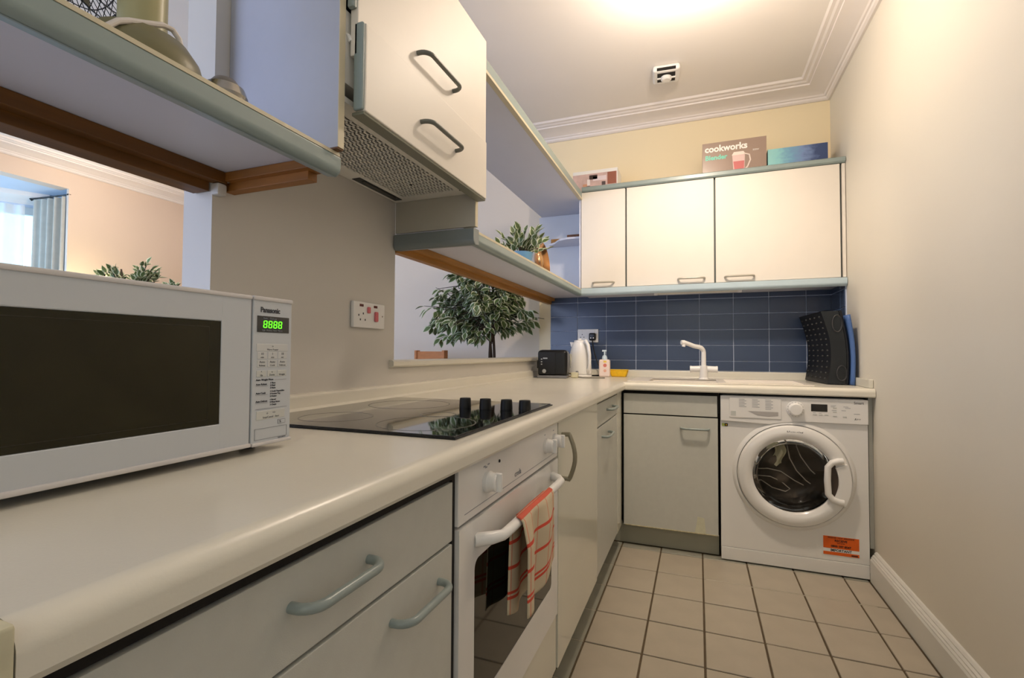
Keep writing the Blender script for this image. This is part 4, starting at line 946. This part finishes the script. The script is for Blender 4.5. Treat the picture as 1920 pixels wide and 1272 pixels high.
# ------------------------------------------------------------------ tea towel on the oven handle
M_TW = bpy.data.materials.new('checked_tea_towel'); M_TW.use_nodes = True
n = M_TW.node_tree.nodes; l = M_TW.node_tree.links; uvn = n.new('ShaderNodeTexCoord'); sx = n.new('ShaderNodeSeparateXYZ'); l.new(uvn.outputs['UV'], sx.inputs[0])
def bands(src, stops):
    r_ = n.new('ShaderNodeValToRGB'); r_.color_ramp.interpolation = 'CONSTANT'; e = r_.color_ramp.elements; e[0].position = 0; e[0].color = (0, 0, 0, 1); e.remove(e[1])
    for a, b2, v in stops:
        q = e.new(a); q.color = (v, v, v, 1); q = e.new(b2); q.color = (0, 0, 0, 1)
    l.new(src, r_.inputs[0]); return r_
rv = bands(sx.outputs[1], [(.0, .045, .9), (.27, .305, 1), (.52, .555, 1), (.77, .80, 1), (.82, .85, 1)])
ru = bands(sx.outputs[0], [(.03, .05, .5), (.22, .24, .5), (.45, .47, .5), (.68, .70, .5), (.93, .96, .6)])
mx = n.new('ShaderNodeMath'); mx.operation = 'MAXIMUM'; l.new(rv.outputs[0], mx.inputs[0]); l.new(ru.outputs[0], mx.inputs[1])
mc = n.new('ShaderNodeMix'); mc.data_type = 'RGBA'; mc.inputs['A'].default_value = (*lin((204, 188, 158)), 1); mc.inputs['B'].default_value = (*lin((208, 76, 54)), 1)
l.new(mx.outputs[0], mc.inputs['Factor']); l.new(mc.outputs['Result'], n['Principled BSDF'].inputs['Base Color']); n['Principled BSDF'].inputs['Roughness'].default_value = .9
wv = n.new('ShaderNodeTexNoise'); wv.inputs['Scale'].default_value = 900; bp_ = n.new('ShaderNodeBump'); bp_.inputs['Strength'].default_value = .3; bp_.inputs['Distance'].default_value = .001
l.new(uvn.outputs['Object'], wv.inputs[0]); l.new(wv.outputs[0], bp_.inputs['Height']); l.new(bp_.outputs[0], n['Principled BSDF'].inputs['Normal'])
tw = thing('tea_towel', 'cream tea towel with red checks hanging over the oven door handle', 'towel', (-.34, 1.07, .50))
ZH = .707; XHN = XFR+.042
def tf(u, v):
    # u across, v from the crest downward
    k = min(1, v*3)
    yy = (.950+.235*u) + (.0-.02*v+.015*v*math.sin(u*7))
    amp = .0085*k
    x = XHN+.0125+.008*k+amp*math.sin(u*10+.8)+.006*v*math.sin(u*5+2)
    L = .170+.020*math.sin(u*3.2+.4)-.010*u
    if v < .08: a = v/.08*PI/2; return Vector((XHN+(x-XHN)*math.sin(a), yy, ZH+.013*math.cos(a)))
    return Vector((x, yy, ZH-(v-.08)/.92*L))
o = obj('front_fold', MB().grid(tf, 40, 30, True), M_TW, tw, angle=80)
sf = o.modifiers.new('solid', 'SOLIDIFY'); sf.thickness = .0022
def tb_(u, v):
    k = min(1, v*3); yy = .955+.19*u-.015*v; x = XHN-.0125-.003*k+.007*k*math.sin(u*9)
    L = .185+.012*math.sin(u*4)
    if v < .08: a = v/.08*PI/2; return Vector((XHN+(x-XHN)*math.sin(a), .975+.19*u, ZH+.013*math.cos(a)))
    return Vector((x, yy, ZH-(v-.08)/.92*L))
o = obj('back_fold', MB().grid(tb_, 30, 26, True), M_TW, tw, angle=80)
sf = o.modifiers.new('solid', 'SOLIDIFY'); sf.thickness = .0022

# ------------------------------------------------------------------ smoke detector
sd = thing('smoke_detector', 'white smoke detector on the kitchen ceiling', 'smoke detector', (-.165, 2.95, ZC))
def rbox(hx, hy, z0, z1, r): return MB().box(-hx, hx, -hy, hy, z0, z1, r, 4)
SDM = Matrix.Translation((-.165, 2.945, 0)) @ Matrix.Rotation(R(4), 4, 'Z')
obj('body', rbox(.076, .076, ZC-.040, ZC-.0005, .016).xf(SDM), M_WPL, sd)
obj('vent', MB().box(-.052, .052, -.0775, -.070, ZC-.036, ZC-.022).xf(SDM @ Matrix.Translation((0, 0, 0))), M_HOODD, sd, smooth=False)
obj('recess', MB().box(-.050, .050, -.050, .045, ZC-.0408, ZC-.039).xf(SDM), M_HOODD, sd, smooth=False)
obj('sensor_cap', MB().lathe([(0, -.020), (.022, -.020), (.030, -.014), (.031, 0), (0, 0)], (-.165, 2.945, ZC-.040), 'Z', 28), M_WPL, sd)
obj('bridge', MB().box(-.052, .052, -.006, .006, ZC-.047, ZC-.0405, .002).xf(SDM), M_WPL, sd)

# ------------------------------------------------------------------ leaves
def leaf_mesh(L=.052, Wd=.026):
    b = bmesh.new(); N = 5; mid = []; inn = [[], []]; out = [[], []]
    prof = [(.0, .0), (.2, .72), (.45, 1.0), (.72, .66), (1.0, 0)]
    v0 = b.verts.new((0, 0, 0)); v1 = b.verts.new((0, L, -.10*L))
    M_ = [b.verts.new((0, L*t, -.10*L*t*t)) for t, w in prof[1:-1]]
    for s, sg_ in ((0, -1), (1, 1)):
        for t, w in prof[1:-1]:
            inn[s].append(b.verts.new((sg_*Wd/2*w*.68, L*(t*.94+.03), -.10*L*t*t+.10*Wd*w))); out[s].append(b.verts.new((sg_*Wd/2*w, L*t, -.10*L*t*t+.16*Wd*w)))
    def f_(vs, mi): fc = b.faces.new(vs); fc.material_index = mi
    for s in (0, 1):
        f_([v0, M_[0], inn[s][0]], 0); f_([v0, inn[s][0], out[s][0]], 1)
        for k in range(2): f_([M_[k], M_[k+1], inn[s][k+1], inn[s][k]], 0); f_([inn[s][k], inn[s][k+1], out[s][k+1], out[s][k]], 1)
        f_([M_[2], v1, inn[s][2]], 0); f_([inn[s][2], v1, out[s][2]], 1)
    bmesh.ops.recalc_face_normals(b, faces=b.faces)
    me = bpy.data.meshes.new('leaf'); b.to_mesh(me); b.free(); me.materials.append(M_LEAF); me.materials.append(M_LEAFR)
    for p in me.polygons: p.use_smooth = True
    return me
LEAF = [leaf_mesh(.050, .033), leaf_mesh(.046, .029), leaf_mesh(.055, .037)]
def place_leaf(par, p, d, size, stuff=None):
    d = Vector(d).normalized(); upv = Vector((random.uniform(-.5, .5), random.uniform(-.7, .1), random.uniform(.2, 1))).normalized()
    x = d.cross(upv).normalized(); z = x.cross(d)
    mm = Matrix((x, d, z)).transposed().to_4x4(); mm.translation = Vector(p)
    mm = mm @ Matrix.Scale(size, 4)
    me = random.choice(LEAF)
    if stuff is not None: t = me.copy(); t.transform(mm); stuff.from_mesh(t); bpy.data.meshes.remove(t); return
    o = bpy.data.objects.new('leaf', me); COL.objects.link(o); o.parent = par
    mm.translation = Vector(p)-wloc(par); o.matrix_local = mm
def bush(par, hubs, n_part, n_stuff, leafsize, camside=Vector((.36, -.93, 0))):
    """hubs: list of (base, tip) branches; leaves in sprays along them"""
    cand = []
    for base, tip in hubs:
        base = Vector(base); tip = Vector(tip); d = (tip-base)
        k = max(8, int(d.length*60))
        for i in range(k):
            t = random.uniform(.25, 1.02); p = base+d*t; p.z -= .10*d.length*t*t
            side = Vector((random.uniform(-1, 1), random.uniform(-1, 1), random.uniform(-.9, .5)))
            dd_ = (d.normalized()*.5+side*.8+Vector((0, 0, -.55))).normalized()
            cand.append((p+side*.02, dd_))
    return cand

# ficus in the dining room
random.seed(21)
fc = thing('ficus_tree', 'variegated ficus tree with dark twisted stems behind the hatch', 'plant', (-1.34, 3.10, 0))
T0 = Vector((-1.335, 3.10, 0))
obj('pot', MB().lathe([(0, 0), (.12, 0), (.155, .26), (.165, .27), (.165, .30), (.15, .30), (.14, .27), (0, .27)], tuple(T0), 'Z', 32), M_POTC, fc)
obj('soil', MB().lathe([(0, .275), (.142, .275), (0, .276)], tuple(T0), 'Z', 24), M_SOIL, fc)
for ph_ in (0, PI, PI/2*3):
    obj('stem', MB().tube([T0+Vector((.017*math.cos(ph_+z*5), .017*math.sin(ph_+z*5), .26+z)) for z in [k*.05 for k in range(22)]], [.015-.0003*k for k in range(22)], 8), M_STEM, fc)
tips = []
for k in range(60):
    a = random.uniform(0, 2*PI); e_ = random.uniform(-.55, 1.3); rr = random.uniform(.55, 1)
    tip = Vector((-1.40+.42*rr*math.cos(a)*math.cos(e_*.8), 3.10+.30*rr*math.sin(a)*math.cos(e_*.8), 1.43+.30*rr*math.sin(e_)+.02))
    base = T0+Vector((0, 0, random.uniform(1.12, 1.42)))
    tips.append((base, tip))
# a few long sprays seen in the photo: left arms, low hanging arm, right arm
for tip in ((-1.80, 3.02, 1.30), (-1.82, 3.0, 1.44), (-1.76, 3.06, 1.52), (-1.70, 3.0, 1.20), (-1.12, 3.38, 1.34), (-1.16, 3.36, 1.28), (-1.05, 3.40, 1.36), (-1.20, 3.25, 1.38), (-1.40, 2.95, 1.16), (-1.46, 2.92, 1.22), (-1.55, 2.9, 1.30), (-1.5, 2.98, 1.2)):
    tips.append((T0+Vector((0, 0, 1.20)), Vector(tip)))
br = MB()
for b_, t_ in tips:
    m_ = (b_+t_)/2+Vector((0, 0, .05)); br.tube([b_, m_, t_-Vector((0, 0, .05))], [.005, .0035, .0018], 5, False)
o = obj('branches', br, M_STEM, fc); o['kind'] = 'stuff'
def ok(p, r=.03):
    if p.x > XP-.01 and (p.z > 1.40 or p.z < 1.07): return False
    if p.x > XL+.02: return False
    if p.y > YB-.02: return False
    if p.z > 1.38 and p.x > -1.15: return False
    return True
cand = [c for c in bush(fc, tips, 0, 0, 1) if ok(c[0]) and ok(c[0]+c[1]*.06)]
random.shuffle(cand)
cand.sort(key=lambda c: (c[0]-Vector((0, 0, 1.06))).length + (1.0 if c[0].z > 1.60 else 0) + random.uniform(0, .25))
for p, d in cand[:300]: place_leaf(fc, p, d, random.uniform(1.25, 1.6))
sb_ = bmesh.new()
for p, d in cand[300:1300]: place_leaf(fc, p, d, random.uniform(1.25, 1.6), sb_)
if sb_.verts:
    me = bpy.data.meshes.new('foliage'); sb_.to_mesh(me); me.materials.append(M_LEAF); me.materials.append(M_LEAFR); me.transform(Matrix.Translation(-T0))
    o = bpy.data.objects.new('foliage', me); COL.objects.link(o); o.parent = fc; o['kind'] = 'stuff'
sb_.free()

# plant in blue pot on the open shelf
bp = thing('potted_plant', 'small variegated plant in a pale blue pot on the open shelf', 'plant', (-.855, 2.36, ZS1+.0015))
PB = Vector((-.855, 2.36, ZS1+.0015))
obj('pot', MB().lathe([(0, 0), (.045, 0), (.062, .085), (.064, .092), (.058, .092), (.054, .080), (0, .080)], tuple(PB), 'Z', 32), M_POTB, bp)
obj('soil', MB().lathe([(0, .082), (.054, .081), (0, .083)], tuple(PB), 'Z', 20), M_SOIL, bp)
random.seed(5); tips = []
for k in range(22):
    a = random.uniform(0, 2*PI); r_ = random.uniform(.03, .135)
    tips.append((PB+Vector((0, 0, .08)), PB+Vector((r_*math.cos(a), r_*1.1*math.sin(a), .26-.9*r_+random.uniform(-.03, .02)))))
br = MB()
for b_, t_ in tips: br.tube([b_, (b_+t_)/2+Vector((0, 0, .02)), t_], .0014, 4, False)
o = obj('stems', br, M_STEM, bp); o['kind'] = 'stuff'
for b_, t_ in tips:
    d = t_-b_
    for i in range(5):
        t = .35+.16*i; sd_ = Vector((random.uniform(-1, 1), random.uniform(-1, 1), random.uniform(-.2, .5)))
        place_leaf(bp, b_+d*t, (d.normalized()*.6+sd_*.6+Vector((0, 0, .3))), random.uniform(.85, 1.1))
# bronze dish standing on edge
bz = thing('bronze_dish', 'bronze lustre oval dish stood on edge next to the blue potted plant', 'ornament', (-.825, 2.62, ZS1+.0015))
axd = Vector((.985, .03, .12)).normalized(); q = axd.to_track_quat('Z', 'Y').to_matrix().to_4x4()
BC = Vector((-.835, 2.66, ZS1+.108))
obj('dish', MB().lathe([(0, -.038), (.05, -.034), (.085, -.012), (.103, .012), (.105, .016), (.101, .018), (.080, -.004), (.045, -.024), (0, -.028)], tuple(BC), n=44, M=q @ Matrix.Diagonal((1, 1, 1, 1))), M_BRZ, bz)
obj('boss', MB().lathe([(.0, .006), (.03, .0), (.055, -.018), (.05, -.022), (0, -.026)], tuple(BC+Vector((.0, 0, .005))), n=32, M=q), mat('dull_gold', (190, 150, 96), .35, metal=.6), bz)
obj('stand', MB().tube([(-.87, 2.70, ZS1+.0045), (-.80, 2.66, ZS1+.0045), (-.79, 2.61, ZS1+.0045), (-.80, 2.60, ZS1+.03)], .003, 6), M_BRZ, bz)

# ------------------------------------------------------------------ dining room
def chair(x, y, rz, label):
    c = thing('dining_chair', label, 'chair', (x, y, 0), rz, 'orange-brown dining chairs seen through the hatch')
    M = M_CHAIR
    for sx_ in (-1, 1):
        obj('rear_leg', MB().box(sx_*.20-.016, sx_*.20+.016, .18, .215, 0, 1.075, .003), M, c, local=True)
        obj('front_leg', MB().box(sx_*.20-.016, sx_*.20+.016, -.215, -.18, 0, .45, .003), M, c, local=True)
    obj('seat', MB().box(-.22, .22, -.225, .215, .45, .48, .008), M, c, local=True)
    obj('top_rail', MB().box(-.185, .185, .188, .208, .985, 1.067, .003), M, c, local=True)
    obj('back_slat', MB().box(-.185, .185, .188, .204, .80, .84, .003), M, c, local=True)
    return c
chair(-2.02, 3.10, R(-28), 'orange-brown wooden dining chair whose whole top rail shows above the hatch sill')
chair(-2.33, 2.62, R(40), 'orange-brown dining chair of which one post shows at the left edge of the hatch')
# left plants, lamp
def house_plant(x, y, label, h, rad, seed, nleaf):
    random.seed(seed)
    c = thing('house_plant', label, 'plant', (x, y, 0)); P0 = Vector((x, y, 0))
    obj('pot', MB().lathe([(0, 0), (.13, 0), (.16, .28), (.17, .30), (.15, .30), (.14, .27), (0, .27)], tuple(P0), 'Z', 28), M_POTC, c)
    tp_ = []
    for k in range(26):
        a = random.uniform(0, 2*PI); r_ = random.uniform(.1, rad)
        tp_.append((P0+Vector((0, 0, h-.5)), P0+Vector((r_*math.cos(a), r_*math.sin(a), h-r_*.35+random.uniform(-.12, 0)))))
    b = MB().tube([P0+Vector((0, 0, .26)), P0+Vector((0, 0, h-.45))], .018, 8)
    for b_, t_ in tp_: b.tube([b_, (b_+t_)/2+Vector((0, 0, .04)), t_], .004, 5, False)
    obj('stems', b, M_STEM, c)['kind'] = 'stuff'
    for i in range(nleaf):
        b_, t_ = random.choice(tp_); d = t_-b_
        place_leaf(c, b_+d*random.uniform(.55, 1.05), d.normalized()*.7+Vector((random.uniform(-1, 1), random.uniform(-1, 1), random.uniform(-.4, .8))), random.uniform(1.0, 1.5))
house_plant(-4.70, 2.77, 'leafy house plant lit from below in the dining room, behind the microwave', 1.87, .24, 11, 290)
house_plant(-4.00, 2.80, 'second leafy plant showing only sprigs beside the pier reveal', 1.69, .16, 12, 110)
lmp = thing('uplighter_lamp', 'small warm uplighter lamp hidden behind the microwave near the peach wall', 'lamp', (-4.93, 2.50, 0))
obj('pole', MB().tube([(-4.93, 2.50, .02), (-4.93, 2.50, 1.42)], .012, 10), M_CHROME, lmp)
obj('base', MB().lathe([(0, 0), (.13, 0), (.12, .02), (0, .025)], (-4.93, 2.50, 0), 'Z', 28), M_CHROME, lmp)
obj('shade', MB().lathe([(.02, 1.40), (.09, 1.50), (.095, 1.50), (.03, 1.39)], (-4.93, 2.50, 0), 'Z', 28), M_WPL, lmp)
cl = thing('ceiling_spotlight', 'ceiling spotlight bar in the dining room just below the shelf batten', 'ceiling light', (-4.35, 2.45, 2.5))
obj('bar', MB().box(-4.42, -4.38, 2.10, 2.75, 2.66, 2.70, .005), M_CHROME, cl)
obj('mount', MB().lathe([(0, -.03), (.05, -.03), (.05, 0), (0, 0)], (-4.4, 2.43, ZC), 'Z', 20), M_CHROME, cl)
for y in (2.15, 2.42, 2.70):
    sp_ = obj('spot_head', MB().tube([(-4.40, y, 2.66), (-4.40, y, 2.55)], [.02, .035], 14), M_CHROME, cl)
    obj('bulb', MB().lathe([(0, 2.545), (.03, 2.549), (0, 2.552)], (-4.40, y, 0), 'Z', 14), M_LAMPW, sp_)
kl = thing('kitchen_spotlight', 'ceiling spotlight fitting above the kitchen floor', 'ceiling light', (.14, 1.7, 2.6))
obj('bar', MB().box(.12, .16, .90, 1.95, 2.665, 2.70, .005), M_CHROME, kl)
obj('mount', MB().lathe([(0, -.03), (.05, -.03), (.05, 0), (0, 0)], (.14, 1.42, ZC), 'Z', 20), M_CHROME, kl)
for y in (.95, 1.88):
    obj('spot_head', MB().tube([(.14, y, 2.67), (.14, y, 2.58)], [.015, .032], 14), M_CHROME, kl)
# curtains in the bay
def curtain(name, label, pts, z0, z1, folds, amp, M, group=None):
    P = [Vector(p) for p in pts]; L = [0]
    for a, b in zip(P, P[1:]): L.append(L[-1]+(b-a).length)
    def f(u, v):
        s = u*L[-1]
        for i in range(len(P)-1):
            if s <= L[i+1]+1e-6: break
        d = (P[i+1]-P[i]).normalized(); p = P[i]+d*(s-L[i]); nn = Vector((-d.y, d.x))
        p = p+nn*amp*(math.sin(u*folds*2*PI)+.3*math.sin(u*folds*5+1))*(1-.35*v)
        return Vector((p.x, p.y, z0+(z1-z0)*v))
    o = obj(name, MB().grid(f, int(folds*12), 8), M); return tag(o, label, 'curtain', group)
curtain('curtain', 'heavy grey lined curtain gathered at the right side of the bay window', [(-5.25, 2.585), (-5.66, 2.545)], .05, 2.43, 4.5, .030, M_CURT)
curtain('sheer_curtain', 'white sheer curtain across the bay window', [(-5.70, 2.50), (-6.22, 1.53)], .3, 2.37, 11, .014, M_SHEER)
cr = thing('curtain_rail', 'thin dark curtain rail above the grey curtain in the bay', 'rail', (-5.6, 2.5, 2.44))
obj('rod', MB().tube([(-5.22, 2.585, 2.445), (-5.45, 2.565, 2.445), (-5.68, 2.54, 2.445)], .008, 8), M_BLK, cr)
obj('finial', MB().lathe([(0, -.02), (.018, 0), (0, .02)], (-5.215, 2.585, 2.445), 'Z', 12), M_BLK, cr)
obj('finial', MB().lathe([(0, -.02), (.018, 0), (0, .02)], (-5.69, 2.54, 2.445), 'Z', 12), M_BLK, cr)
